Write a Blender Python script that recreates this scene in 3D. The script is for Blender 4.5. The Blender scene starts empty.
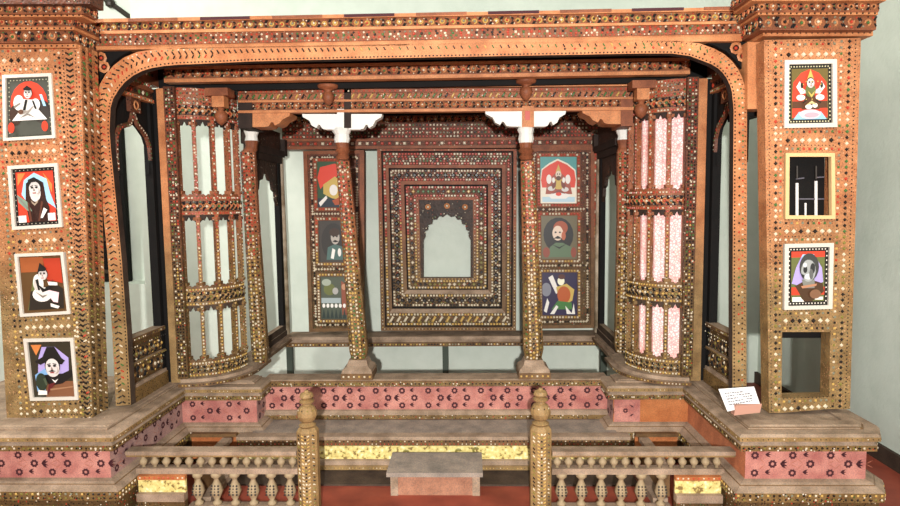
import bpy, math, random
from mathutils import Vector, Matrix
random.seed(7)
C = bpy.context.scene
V = Vector
# ------------------------------------------------------------------ camera
F = 600.0
CAM = V((0, -3.53, 1.96))
def cam_axes(pitch=-4.8, yaw=1.72, roll=0.7):
    p, y, r = map(math.radians, (pitch, yaw, roll))
    f = V((-math.sin(y)*math.cos(p), math.cos(y)*math.cos(p), math.sin(p)))
    right = f.cross(V((0, 0, 1))).normalized(); up = right.cross(f)
    return math.cos(r)*right - math.sin(r)*up, math.sin(r)*right + math.cos(r)*up, f
RX, UX, FX = cam_axes()
cd = bpy.data.cameras.new('camera'); cam = bpy.data.objects.new('camera', cd); C.collection.objects.link(cam)
cd.sensor_width = 36; cd.lens = F/900*36; cd.clip_start = .05
M3 = Matrix((RX, UX, -FX)).transposed()
cam.matrix_world = Matrix.Translation(CAM) @ M3.to_4x4()
C.camera = cam
def ray(u, v): return RX*(u-450) + UX*(253-v) + FX*F
def at(u, v, Y): d = ray(u, v); return CAM + d*((Y-CAM.y)/d.y)          # a measured point on the plane y = Y
def atx(u, v, X): d = ray(u, v); return CAM + d*((X-CAM.x)/d.x)
XC = -0.28                                                               # the pavilion's middle
# ------------------------------------------------------------------ materials
MATS = {}
def lin(c): return tuple(((x/255)/12.92 if x/255 <= .04045 else ((x/255+.055)/1.055)**2.4) for x in c) + (1,)
def newmat(name):
    m = bpy.data.materials.new(name); m.use_nodes = True; n = m.node_tree
    b = n.nodes['Principled BSDF']; MATS[name] = m
    return m, n, b
def flat(name, col, rough=.6, metal=0, spec=.4):
    m, n, b = newmat(name)
    b.inputs['Base Color'].default_value = lin(col); b.inputs['Roughness'].default_value = rough
    b.inputs['Metallic'].default_value = metal; b.inputs['Specular IOR Level'].default_value = spec
    return m
def N(n, t, **k):
    x = n.nodes.new(t)
    for a, b in k.items(): setattr(x, a, b)
    return x
def noise(n, scale, detail=4, vec=None, stretch=None):
    t = N(n, 'ShaderNodeTexNoise'); t.inputs['Scale'].default_value = scale; t.inputs['Detail'].default_value = detail
    g = N(n, 'ShaderNodeNewGeometry'); src = g.outputs['Position']
    if stretch:
        mp = N(n, 'ShaderNodeMapping'); mp.inputs['Scale'].default_value = stretch; n.links.new(src, mp.inputs[0]); src = mp.outputs[0]
    n.links.new(src, t.inputs['Vector']); return t.outputs['Fac']
def ramp(n, fac, stops, interp='LINEAR'):
    r = N(n, 'ShaderNodeValToRGB'); cr = r.color_ramp; cr.interpolation = interp
    while len(cr.elements) < len(stops): cr.elements.new(.5)
    for e, (p, c) in zip(cr.elements, stops): e.position = p; e.color = lin(c)
    n.links.new(fac, r.inputs[0]); return r.outputs[0]
def mix(n, fac, a, b, mode='MIX'):
    x = N(n, 'ShaderNodeMix', data_type='RGBA', blend_type=mode)
    if isinstance(fac, float): x.inputs[0].default_value = fac
    else: n.links.new(fac, x.inputs[0])
    n.links.new(a, x.inputs[6]); n.links.new(b, x.inputs[7]); return x.outputs[2]
def bump(n, b, h, s=.3, d=.01):
    x = N(n, 'ShaderNodeBump'); x.inputs['Strength'].default_value = s; x.inputs['Distance'].default_value = d
    n.links.new(h, x.inputs['Height']); n.links.new(x.outputs[0], b.inputs['Normal'])
def zfac(n, lo, hi):                                    # colour cast of the light painted in by height: olive low down, red-orange high up
    g = N(n, 'ShaderNodeNewGeometry'); s = N(n, 'ShaderNodeSeparateXYZ'); n.links.new(g.outputs['Position'], s.inputs[0])
    nz = noise(n, 3, 3); a = N(n, 'ShaderNodeMath', operation='MULTIPLY_ADD')
    n.links.new(nz, a.inputs[0]); a.inputs[1].default_value = .7; n.links.new(s.outputs[2], a.inputs[2])
    m = N(n, 'ShaderNodeMapRange'); m.interpolation_type = 'SMOOTHSTEP'
    m.inputs[1].default_value = lo+.35; m.inputs[2].default_value = hi+.35; n.links.new(a.outputs[0], m.inputs[0]); return m.outputs[0]
def woodmat(name, hi1, hi2, lo1, lo2, rough=.55, pits=None, pscale=45, pt=.30):
    m, n, b = newmat(name)
    f = noise(n, 9, 6, stretch=(1, 1, 1))
    up = ramp(n, f, [(.3, hi1), (.7, hi2)]); dn = ramp(n, f, [(.3, lo1), (.7, lo2)])
    c = mix(n, zfac(n, 1.2, 2.0), dn, up)
    fine = noise(n, 130, 2)
    c = mix(n, .22, c, ramp(n, fine, [(.35, (60, 35, 20)), (.6, (240, 200, 160))]), 'OVERLAY')
    if pits:
        v = N(n, 'ShaderNodeTexVoronoi'); v.inputs['Scale'].default_value = pscale
        g = N(n, 'ShaderNodeNewGeometry'); n.links.new(g.outputs['Position'], v.inputs['Vector'])
        mk = ramp(n, v.outputs['Distance'], [(0, (255, 255, 255)), (pt, (255, 255, 255)), (pt+.1, (0, 0, 0))])
        sep = N(n, 'ShaderNodeSeparateColor'); n.links.new(v.outputs['Color'], sep.inputs[0])
        pc = ramp(n, sep.outputs[0], pits, 'CONSTANT')
        c = mix(n, mk, c, pc)
        bump(n, b, v.outputs['Distance'], .5, .006)
    else: bump(n, b, fine, .25, .004)
    n.links.new(c, b.inputs['Base Color']); b.inputs['Roughness'].default_value = rough; b.inputs['Specular IOR Level'].default_value = .25
K = (28, 18, 12)
woodmat('wood', (156, 99, 62), (190, 133, 90), (112, 90, 58), (150, 126, 86))
woodmat('inlaid', (150, 96, 62), (184, 130, 90), (108, 86, 54), (146, 122, 82), pits=[(0, K), (.22, (96, 92, 74)), (.5, (120, 62, 44)), (.66, (200, 150, 112)), (.84, (78, 66, 48))], pscale=75, pt=.2)
woodmat('wood_brown', (104, 60, 40), (140, 86, 58), (82, 60, 38), (116, 90, 60))
woodmat('carved', (118, 70, 46), (150, 96, 66), (92, 72, 42), (126, 102, 64), pits=[(0, K), (.45, (205, 195, 180)), (.6, (150, 40, 30)), (.72, (70, 85, 40)), (.82, (60, 35, 22))], pscale=62, pt=.24)
woodmat('carved_dark', (74, 44, 32), (104, 62, 42), (70, 54, 32), (96, 74, 44), pits=[(0, K), (.55, (200, 190, 165)), (.66, (170, 50, 32)), (.8, (72, 96, 46)), (.88, K)], pscale=60, pt=.22)
woodmat('carved_black', (38, 28, 22), (60, 44, 36), (48, 36, 24), (66, 50, 34), pits=[(0, (14, 10, 8)), (.8, (110, 60, 40)), (.92, (150, 140, 120))], pscale=40, pt=.2)
woodmat('black_wood', (6, 5, 4), (14, 10, 9), (7, 6, 5), (14, 11, 9), rough=.8)
woodmat('ground', (96, 58, 38), (134, 84, 54), (76, 56, 34), (108, 84, 52), rough=.8)
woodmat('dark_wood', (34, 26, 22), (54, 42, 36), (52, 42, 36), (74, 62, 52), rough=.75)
woodmat('dust', (140, 110, 92), (170, 142, 124), (118, 102, 86), (162, 144, 126), rough=.85)
woodmat('orange_board', (170, 92, 52), (196, 122, 76), (150, 88, 50), (178, 116, 72))
woodmat('bench', (130, 92, 74), (164, 122, 100), (130, 92, 74), (164, 122, 100))
woodmat('pale_wood', (190, 178, 160), (120, 100, 78), (188, 178, 158), (110, 96, 70), rough=.7)
woodmat('grey_board', (120, 112, 108), (150, 140, 134), (116, 110, 104), (152, 142, 132), rough=.85)
woodmat('pink', (160, 104, 96), (180, 126, 118), (148, 90, 86), (186, 134, 124), rough=.8)
woodmat('pink_faded', (150, 120, 122), (165, 135, 132), (136, 108, 108), (166, 138, 132), rough=.85)
woodmat('pink_bare', (170, 100, 70), (196, 130, 96), (150, 92, 66), (184, 118, 84), rough=.8)
m, n, b = newmat('plaster')
f = noise(n, 1.3, 6); c = ramp(n, f, [(.3, (190, 198, 186)), (.7, (204, 210, 198))])
f2 = noise(n, 7, 8); c = mix(n, .15, c, ramp(n, f2, [(.3, (150, 160, 148)), (.6, (235, 238, 228))]), 'SOFT_LIGHT')
n.links.new(c, b.inputs['Base Color']); b.inputs['Roughness'].default_value = .9; b.inputs['Specular IOR Level'].default_value = .1; bump(n, b, noise(n, 30, 5), .25, .01)
m, n, b = newmat('red_floor')
f = noise(n, 5, 6); c = ramp(n, f, [(.3, (112, 44, 30)), (.7, (146, 66, 46))]); n.links.new(c, b.inputs['Base Color']); b.inputs['Roughness'].default_value = .6
m, n, b = newmat('yellow_band')
f = noise(n, 38, 5); c = ramp(n, f, [(.36, (120, 96, 50)), (.43, (196, 176, 104)), (.6, (214, 200, 132)), (.68, (220, 212, 176))]); n.links.new(c, b.inputs['Base Color']); b.inputs['Roughness'].default_value = .7
m, n, b = newmat('pink_cloth')
v = N(n, 'ShaderNodeTexVoronoi', feature='DISTANCE_TO_EDGE'); v.inputs['Scale'].default_value = 48
g = N(n, 'ShaderNodeNewGeometry'); n.links.new(g.outputs['Position'], v.inputs['Vector'])
c = ramp(n, v.outputs['Distance'], [(0, (222, 150, 150)), (.08, (236, 184, 180)), (.2, (246, 226, 220))])
f = noise(n, 5, 3); c = mix(n, ramp(n, f, [(.45, (0, 0, 0)), (.62, (150, 150, 150))]), c, ramp(n, f, [(0, (214, 120, 84)), (1, (222, 140, 110))]))
n.links.new(c, b.inputs['Base Color']); b.inputs['Roughness'].default_value = .9
flat('b_white', (204, 190, 164), .4); flat('b_red', (172, 58, 38), .4); flat('b_green', (62, 100, 50), .4); flat('b_grey', (120, 118, 98), .5)
flat('b_dark', (26, 18, 14), .4); flat('b_gold', (190, 154, 84), .35); flat('b_olive', (120, 110, 50), .4)
woodmat('b_orange', (158, 100, 64), (196, 142, 98), (120, 94, 58), (158, 130, 88), rough=.5); flat('maroon', (62, 22, 28), .8); flat('stem', (150, 88, 66), .8)
flat('white_paint', (216, 214, 206), .6); flat('frame_white', (196, 188, 176), .5); flat('cream', (206, 172, 122), .5)
flat('paper', (212, 208, 205), .8); flat('ink', (96, 92, 100), .8); flat('iron', (52, 46, 40), .5, .4)
flat('pit', (12, 9, 8), .9); flat('rod_white', (220, 215, 210), .5); flat('stand_wood', (176, 130, 112), .6)
flat('baluster_dust', (150, 130, 100), .7); flat('green_wood', (60, 68, 58), .7)
PAL = {'hi': ['b_white', 'b_red', 'b_grey', 'b_red', 'b_dark', 'b_green', 'b_white', 'b_grey'],
       'lo': ['b_gold', 'b_white', 'b_gold', 'b_dark', 'b_olive', 'b_grey', 'b_dark'],
       'rw': ['b_red', 'b_white', 'b_red'], 'gw': ['b_gold', 'b_white'],
       'darkhi': ['b_dark', 'b_dark', 'b_green', 'b_red', 'b_dark', 'b_white'], 'darklo': ['b_dark', 'b_dark', 'b_olive', 'b_white'],
       'green': ['b_green', 'b_gold', 'b_green', 'b_dark'], 'dk': ['b_dark'], 'wt': ['b_white', 'b_white', 'b_dark']}
def pick(p, z):  # bead colours carry the painted light cast too: red high up, gold low down
    if p == 'mix': p = 'hi' if z + random.uniform(-.25, .25) > 1.7 else 'lo'
    elif p == 'dark': p = 'darkhi' if z + random.uniform(-.25, .25) > 1.7 else 'darklo'
    elif p == 'rim': p = 'rw' if z + random.uniform(-.2, .2) > 1.7 else 'gw'
    return random.choice(PAL[p])
# ------------------------------------------------------------------ mesh builder
MIRROR = [False]
def mir(p): return V((2*XC-p[0], p[1], p[2])) if MIRROR[0] else V(p)
class MB:
    def __init__(s): s.v = []; s.f = []; s.m = []; s.names = []
    def mi(s, name):
        if name not in s.names: s.names.append(name)
        return s.names.index(name)
    def add(s, pts, faces, mat):
        o = len(s.v); s.v += [mir(p) for p in pts]; k = s.mi(mat)
        for f in faces:
            f = [o+i for i in f]
            s.f.append(f[::-1] if MIRROR[0] else f); s.m.append(k)
    def hexa(s, a, b, mat, top=None):                   # a, b: matching 4-point loops
        mt = top or mat
        s.add(a+b, [(0, 1, 2, 3), (7, 6, 5, 4), (0, 4, 5, 1), (1, 5, 6, 2), (2, 6, 7, 3), (3, 7, 4, 0)], mat)
    def box(s, x0, x1, y0, y1, z0, z1, mat, top=None):
        if x0 > x1: x0, x1 = x1, x0
        p = [V((x0, y0, z0)), V((x1, y0, z0)), V((x1, y1, z0)), V((x0, y1, z0)), V((x0, y0, z1)), V((x1, y0, z1)), V((x1, y1, z1)), V((x0, y1, z1))]
        s.add(p, [(0, 3, 2, 1), (0, 1, 5, 4), (1, 2, 6, 5), (2, 3, 7, 6), (3, 0, 4, 7)], mat)
        s.add(p, [(4, 5, 6, 7)], top or mat)
    def poly(s, pts, nrm, depth, mat, side=None):       # prism: front polygon pushed back against nrm
        pts = [V(p) for p in pts]; nrm = V(nrm).normalized(); area = V((0, 0, 0))
        for i in range(len(pts)): area += pts[i].cross(pts[(i+1) % len(pts)])
        if area.dot(nrm) < 0: pts = pts[::-1]
        k = len(pts); back = [p - nrm*depth for p in pts]
        s.add(pts, [tuple(range(k))], mat)
        s.add(pts+back, [tuple(range(2*k-1, k-1, -1))] + [(i, k+i, k+(i+1) % k, (i+1) % k) for i in range(k)], side or mat)
    def pq(s, q, Y, depth, mat, side=None):             # q: picture-measured corners standing on the plane y = Y
        s.poly([at(u, v, Y) for u, v in q], (0, -1, 0), depth, mat, side)
    def pr(s, u0, v0, u1, v1, Y, depth, mat): s.pq([(u0, v0), (u1, v0), (u1, v1), (u0, v1)], Y, depth, mat)
    def bead(s, p, nrm, u, sz, mat, kind='sq', asp=1):
        sz *= .82 if kind[:2] == 'sl' else .8
        if p.y > 2: sz *= 1.22
        w = nrm.cross(u).normalized(); h = sz*.7
        if kind == 'dia': u, w = (u+w).normalized(), (w-u).normalized()
        if kind == 'slot': u, w = (u*.6+w).normalized(), (w*.6-u).normalized(); u = u*1.5; w = w*.55
        if kind == 'slot2': u, w = (-u*.6+w).normalized(), (w*.6+u).normalized(); u = u*1.5; w = w*.55
        u = u*sz*asp; w = w*sz; c = [p-u-w, p+u-w, p+u+w, p-u+w]; t = [p+(q-p)*.55+nrm*h for q in c]
        s.add(c+t, [(4, 5, 6, 7), (0, 1, 5, 4), (1, 2, 6, 5), (2, 3, 7, 6), (3, 0, 4, 7)], mat)
    def row(s, A, B, nrm, sp, sz, pal, kind='sq', asp=1):
        A = V(A); B = V(B); d = B-A; L = d.length
        if L < 1e-4: return
        u = d/L; nrm = V(nrm).normalized(); k = max(1, int(round(L/sp)))
        for i in range(k):
            p = A + d*((i+.5)/k); s.bead(p, nrm, u, sz, pick(pal, p.z), kind, asp)
    def prow(s, pts, nrm, sp, sz, pal, kind='sq', asp=1):
        for a, b in zip(pts[:-1], pts[1:]): s.row(a, b, nrm, sp, sz, pal, kind, asp)
    def ring(s, p, nrm, u, r, w, mat, a0=0, a1=360, k=8, h=.006):
        v2 = nrm.cross(u).normalized(); P = []
        for i in range(k+1):
            a = math.radians(a0+(a1-a0)*i/k); d = u*math.cos(a)+v2*math.sin(a)
            P += [p+d*(r-w)+nrm*.001, p+d*(r-w*.5)+nrm*h, p+d*r+nrm*.001]
        fs = []
        for i in range(k):
            j = i*3; fs += [(j+1, j, j+3, j+4), (j+2, j+1, j+4, j+5)]
        s.add(P, fs, mat)
    def scroll(s, A, B, W, nrm, sp, curl='b_orange', ground='ground', pal='mix', leaf=None):
        """carved running scroll: dark sunk ground, raised curls, coloured seeds"""
        A = V(A); B = V(B); W = V(W); nrm = V(nrm).normalized(); d = B-A; L = d.length; u = d/L
        h = W.length; w = W/h; o = nrm*.002
        s.add([A+o, B+o, B+W+o, A+W+o], [(0, 1, 2, 3) if u.cross(w).dot(nrm) > 0 else (3, 2, 1, 0)], ground)
        k = max(1, int(round(L/sp)))
        for i in range(k):
            c = A + d*((i+.5)/k) + W*.5 + o; up = 1 if i % 2 else -1; q = L/k
            r = h*random.uniform(.30, .36)
            s.ring(c+w*h*.04*up, nrm, u, r, r*.5, curl, 100*up, 100*up+290, 7, .006)
            s.bead(c+w*h*.04*up+nrm*.002, nrm, u, h*.15, pick(pal, c.z), 'dia')
            for fx, fy, z_, kd in ((-.44, .30, .17, 'slot'), (.44, -.30, .17, 'slot'), (-.44, -.24, .13, 'slot2'), (.44, .24, .13, 'slot2')):
                s.bead(c+u*q*fx+w*h*fy*up, nrm, u, h*z_, 'pit', kd)
            for fx, fy in ((-.5, .02), (-.3, -.36), (.3, .36), (0, -.42*up)):
                s.bead(c+u*q*fx+w*h*fy+nrm*.002, nrm, u, h*random.uniform(.07, .11), pick(pal, c.z), 'dia')
    def loft(s, secs, k, mat, cap=True, ph=None, vert=True):   # secs: (centre, radius x, radius y)
        ph = math.pi/k if ph is None else ph; P = []
        for c, rx, ry in secs:
            for i in range(k):
                a = ph+2*math.pi*i/k; P.append(V(c)+V((math.cos(a)*rx, math.sin(a)*ry, 0)))
        fs = []
        for j in range(len(secs)-1):
            for i in range(k): a = j*k+i; b2 = j*k+(i+1) % k; fs.append((a, b2, b2+k, a+k))
        if cap: fs += [tuple(range(k-1, -1, -1)), tuple((len(secs)-1)*k+i for i in range(k))]
        s.add(P, fs, mat)
    def lathe(s, c, prof, k, mat, lean=(0, 0)):
        s.loft([(V((c[0]+lean[0]*z, c[1]+lean[1]*z, c[2]+z)), r, r) for r, z in prof], k, mat)
    def tube(s, pts, r, mat, k=6):
        pts = [V(p) for p in pts]; P = []
        for i, p in enumerate(pts):
            d = (pts[min(i+1, len(pts)-1)]-pts[max(i-1, 0)]).normalized(); a = d.orthogonal().normalized(); b2 = d.cross(a)
            P += [p+a*r*math.cos(2*math.pi*j/k)+b2*r*math.sin(2*math.pi*j/k) for j in range(k)]
        fs = [(i*k+j, i*k+(j+1) % k, (i+1)*k+(j+1) % k, (i+1)*k+j) for i in range(len(pts)-1) for j in range(k)]
        s.add(P, fs+[tuple(range(k-1, -1, -1)), tuple(range(len(P)-k, len(P)))], mat)
    def ribbon(s, pts, nrm, w, h, mat):                 # raised moulding along a line lying in a plane
        pts = [V(p) for p in pts]; nrm = V(nrm).normalized(); P = []
        for i, p in enumerate(pts):
            d = (pts[min(i+1, len(pts)-1)]-pts[max(i-1, 0)]).normalized(); q = nrm.cross(d).normalized()*w*.5
            P += [p-q, p-q*.6+nrm*h, p+q*.6+nrm*h, p+q]
        fs = []
        for i in range(len(pts)-1):
            j = i*4
            for a in range(3): fs.append((j+a+1, j+a, j+a+4, j+a+5))
        s.add(P, fs+[(0, 1, 2, 3), tuple(len(P)-1-i for i in range(4))], mat)
    def build(s, name, parent=None, smooth=False):
        o0 = parent['_o'] if parent else None
        org = V(o0) if o0 is not None else V((0, 0, 0))
        if parent is None and s.v:
            xs = [p.x for p in s.v]; ys = [p.y for p in s.v]; org = V(((min(xs)+max(xs))/2, (min(ys)+max(ys))/2, min(p.z for p in s.v)))
        me = bpy.data.meshes.new(name); me.from_pydata([tuple(p-org) for p in s.v], [], s.f)
        for nm in s.names: me.materials.append(MATS[nm])
        me.polygons.foreach_set('material_index', s.m)
        if smooth: me.polygons.foreach_set('use_smooth', [True]*len(s.f))
        me.update()
        o = bpy.data.objects.new(name, me); C.collection.objects.link(o)
        if parent: o.parent = parent
        else: o.location = org
        o['_o'] = tuple(org)
        return o
ALL = []
def thing(name, label, cat, loc, group=None):
    o = bpy.data.objects.new(name, None); C.collection.objects.link(o); loc = mir(loc); o.location = loc; o['_o'] = tuple(loc)
    o.empty_display_size = .1; o['label'] = label; o['category'] = cat
    if group: o['group'] = group
    return o
def tag(o, label, cat, group=None):
    o['label'] = label; o['category'] = cat
    if group: o['group'] = group
    return o
def struct(name, mb): o = mb.build(name); o['kind'] = 'structure'; return o
FN = V((0, -1, 0))
# ------------------------------------------------------------------ the room
YW = 2.85
mb = MB(); mb.box(-6, 3.3, -9, 4.6, -.12, 0, 'red_floor'); struct('floor', mb)
mb = MB(); mb.box(-6, 3.3, -9, 4.6, 4.6, 4.7, 'plaster'); struct('ceiling', mb)
nx1 = at(145, 284, YW).x; nz = at(140, 284, YW).z; nx0 = nx1-1.1
mb = MB()
mb.box(-6, nx0, YW, YW+.4, 0, 4.6, 'plaster'); mb.box(nx1, 3.2, YW, YW+.4, 0, 4.6, 'plaster'); mb.box(nx0, nx1, YW, YW+.4, 0, nz, 'plaster')
mb.box(nx0, nx1, YW+.28, YW+.4, nz, 4.6, 'plaster'); struct('wall_back', mb)
mb = MB(); mb.box(3.08, 3.3, -9, 4.6, 0, 4.6, 'plaster'); struct('wall_right', mb)
mb = MB(); mb.box(-6.1, -5.9, -9, 4.6, 0, 4.6, 'plaster'); struct('wall_left', mb)
mb = MB(); mb.box(3.05, 3.08, -9, YW, 0, .12, 'dark_wood'); struct('baseboard_right', mb)
# dark shutter in the wall recess, iron rod above the arch
t = thing('wooden_shutter', 'nearly black wooden shutter in the wall recess seen through the left side arch', 'shutter', (nx0+.3, YW+.2, nz))
sx = at(124.5, 200, YW+.2).x; zt = at(124, 60, YW+.2).z
mb = MB(); mb.box(nx0+.02, sx, YW+.2, YW+.27, nz, zt, 'black_wood'); mb.build('board', t)
mb = MB()
for k in range(5): mb.box(nx0+.06, sx-.03, YW+.18, YW+.199, nz+.1+k*.36, nz+.14+k*.36, 'dark_wood')
mb.build('batten', t)
t = thing('iron_bracket', 'dark iron rod with a round boss leaning down above the arch at the upper left', 'bracket', at(110, 3, 3.1))
mb = MB(); mb.tube([at(98, -6, 3.1), at(110, 3, 3.1), at(120, 10, 3.1), at(131, 18, 3.1), at(140, 24, 3.11)], .028, 'iron', 8); mb.build('rod', t)
mb = MB(); c = at(110, 3, 3.08); mb.lathe(c-V((0, 0, .05)), [(.01, 0), (.045, .02), (.05, .05), (.045, .08), (.01, .1)], 10, 'iron'); mb.build('boss', t)
# ------------------------------------------------------------------ plinths
def flower(mb, p, nrm, u, r):
    v2 = nrm.cross(u).normalized(); o = nrm*.0025
    P = []; k = 16
    for i in range(k):
        a = 2*math.pi*i/k; d = u*math.cos(a)+v2*math.sin(a); rr = r*(1.0 if i % 2 else .78)
        P += [p+d*r*.36+o, p+d*rr+o]
    fs = [(2*i, 2*i+1, (2*i+3) % (2*k), (2*i+2) % (2*k)) for i in range(k)]
    mb.add(P, fs, 'maroon')
def leafm(mb, p, nrm, d, L, w, mat='maroon'):
    v2 = nrm.cross(d).normalized(); o = nrm*.002
    mb.add([p+o, p+d*L*.5-v2*w+o, p+d*L+o, p+d*L*.5+v2*w+o], [(0, 1, 2, 3)], mat)
def floral(mb, A, B, z0, z1, nrm):
    """painted sprigs: two staggered outer rows of flowers and a middle row with a three-leaf sprig"""
    A = V(A); B = V(B); d = B-A; L = d.length; u = d/L; up = V((0, 0, 1)); h = z1-z0
    step = .205; k = max(1, int(L/step)); st = L/k
    for i in range(k):
        for f, zz in ((.25, .84), (.25, .14)):
            p = A+u*(i+f)*st; p.z = z0+h*zz; flower(mb, p, nrm, u, h*.165)
            for ang in (-.5, .5, 0): leafm(mb, p+u*.06+up*.005, nrm, (u+up*(ang if zz < .5 else -ang)).normalized(), h*.24, h*.035)
        p = A+u*(i+.72)*st; p.z = z0+h*.5; flower(mb, p, nrm, u, h*.175)
        if i % 2 == 0:
            for ang in (-.8, -.3, .3, .8): leafm(mb, p+u*.045, nrm, (u+up*ang).normalized(), h*.30, h*.045)
        leafm(mb, p-u*.04, nrm, (-u+up*.9).normalized(), h*.4, h*.012, 'stem'); leafm(mb, p-u*.04, nrm, (-u-up*.9).normalized(), h*.4, h*.012, 'stem')
        leafm(mb, p+u*.10, nrm, (u+up*.5).normalized(), h*.35, h*.012, 'stem'); leafm(mb, p+u*.10, nrm, (u-up*.5).normalized(), h*.35, h*.012, 'stem')
PROF = [(-.13, .60, 'dust'), (-.05, .60, 'dust'), (-.04, .592, 'dust'), (-.03, .592, 'wood_brown'), (-.018, .582, 'dust'), (.05, .58, 'dust'), (.065, .565, 'wood'), (.065, .54, 'wood_brown'), (.03, .53, 'dust'),
        (.045, .515, 'dust'), (.05, .51, 'carved'), (.05, .475, 'wood_brown'), (.0, .465, 'PINK'), (.0, .285, 'dust'), (.03, .277, 'dust'), (.045, .268, 'wood_brown'), (.05, .264, 'dust'), (.08, .248, 'dust'), (.095, .24, 'carved'),
        (.095, .185, 'wood_brown'), (.07, .175, 'carved_dark'), (.07, .0, 'X')]
def sweep(parts, path, prof, pinks, z_min=0):
    """mitred mouldings along a path walked left to right, outside = towards the camera side"""
    path = [V((p[0], p[1], 0)) for p in path]; k = len(path); off = []
    nr = []
    for a, b in zip(path[:-1], path[1:]):
        d = (b-a).normalized(); nr.append(V((d.y, -d.x, 0)))
    for i in range(k):
        if i == 0: off.append(nr[0])
        elif i == k-1: off.append(nr[-1])
        else:
            q = nr[i-1]+nr[i]; off.append(q/q.dot(nr[i]))
    for j in range(len(prof)-1):
        o0, z0, m = prof[j]; o1, z1, _ = prof[j+1]
        for i in range(k-1):
            mm = pinks[i] if m == 'PINK' else m
            mbx = parts['panel'] if m == 'PINK' else parts['body']
            if mm is None: continue
            a = path[i]+off[i]*o0+V((0, 0, z0)); b = path[i+1]+off[i+1]*o0+V((0, 0, z0))
            c = path[i+1]+off[i+1]*o1+V((0, 0, z1)); d = path[i]+off[i]*o1+V((0, 0, z1))
            mbx.add([a, b, c, d], [(3, 2, 1, 0)], mm)
    for i in range(k-1):                                # inlaid studs
        for o, z, sp, sz, pal, kd in ((.051, .538, .03, .007, 'dark', 'sq'),) if prof is not PROF else ((.051, .493, .03, .007, 'dark', 'sq'), (.096, .226, .034, .008, 'lo', 'sq'), (.096, .201, .034, .007, 'dark', 'dia'), (.066, .552, .03, .004, 'dark', 'sq')):
            a = path[i]+off[i]*o+V((0, 0, z)); b = path[i+1]+off[i+1]*o+V((0, 0, z))
            if (b-a).length > .05: parts['body'].row(a, b, nr[i], sp, sz, pal, kd)
    return nr
def plinth(name, label, path, pinks, florals, origin, ground=True, prof=PROF, closed=None, zr=(.30, .455)):
    t = thing(name, label, 'plinth', origin)
    P = {'panel': MB(), 'body': MB()}
    sweep(P, path, prof, pinks)
    if closed:
        for b in closed: P['body'].box(*b)
    P['body'].build('moulded_body', t)
    f = P['panel']
    for i, on in enumerate(florals):
        if on:
            a = V((*path[i], 0)); b = V((*path[i+1], 0)); d = (b-a).normalized(); nrm = V((d.y, -d.x, 0))
            e0 = a+d*on[0]*(b-a).length; e1 = a+d*on[1]*(b-a).length
            floral(f, e0, e1, zr[0], zr[1], nrm)
    f.build('painted_panel', t)
    return t, P
xl, xr = -2.225, 1.65
ry0, ry1 = .94, 1.14
rl, rr = -1.64, 1.09
def carved_front(t, x0, x1, y):
    mb = MB(); A = V((x0, y, .04)); B = V((x1, y, .04)); mb.scroll(A, B, V((0, 0, .105)), FN, .17, 'b_orange', 'ground')
    mb.build('carved_frieze', t)
t, _ = plinth('pink_plinth', 'corner plinth with pink flowered panels under the four-picture pier at the left', [(-3.7, 0), (xl, 0), (xl, ry0), (rl-.0, ry0), (rl, ry1)],
       ['pink', 'pink_faded', 'pink', 'pink_faded'], [(0, 1), (0, 1), (.02, 1), (0, 1)], (-2.9, .4, 0), closed=[(-3.7, xl-.02, .02, 1.14, .02, .595, 'dust'), (xl-.3, rl-.02, .96, 1.14, .02, .594, 'dust')])
carved_front(t, -3.6, xl-.08, -.072)
t, _ = plinth('pink_plinth', 'corner plinth with a pink flowered front and bare side under the right pier', [(rr, ry1), (rr, ry0), (xr, ry0), (xr, 0), (2.36, 0), (2.42, .1), (2.42, .42)],
       ['pink_faded', 'orange_board', 'pink_bare', 'pink', 'pink_faded', 'pink'], [(0, 1), None, None, (0, .94), None, None], (2.0, .4, 0), closed=[(xr+.02, 2.33, .02, .42, .02, .59, 'dust'), (2.32, 2.40, .10, .42, .02, .59, 'dust'), (xr+.02, 1.95, .42, 1.14, .02, .595, 'dust'), (rr+.02, xr+.3, .96, 1.14, .02, .594, 'dust')])
mb = MB(); mb.box(rr+.005, rr+.2, ry0-.006, ry0, .287, .463, 'pink'); flower(mb, V((rr+.09, ry0-.006, .375)), FN, V((1, 0, 0)), .02)
leafm(mb, V((rr+.12, ry0-.006, .33)), FN, V((.8, 0, .5)).normalized(), .04, .006); leafm(mb, V((rr+.12, ry0-.006, .42)), FN, V((.8, 0, -.5)).normalized(), .04, .006)
mb.build('flowered_patch', t); carved_front(t, xr+.08, 2.38, -.072)
RP = [(-.12, .575, 'dust'), (.04, .572, 'dust'), (.05, .565, 'wood_brown'), (.05, .555, 'carved'), (.05, .52, 'wood_brown'), (.02, .512, 'dust'), (.0, .500, 'PINK'), (.0, .315, 'dust'), (.02, .31, 'dust'), (.05, .285, 'carved'), (.05, .252, 'X')]
t, _ = plinth('pink_riser', 'long low pink panel with maroon flowers crossing the middle below the two pillars', [(rl, ry1), (rr, ry1)], ['pink'], [(0, 1)], (-.28, 1.2, .25), prof=RP, zr=(.325, .495),
       closed=[(rl, rr, ry1+.012, ry1+.12, .26, .57, 'dust')])
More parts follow.
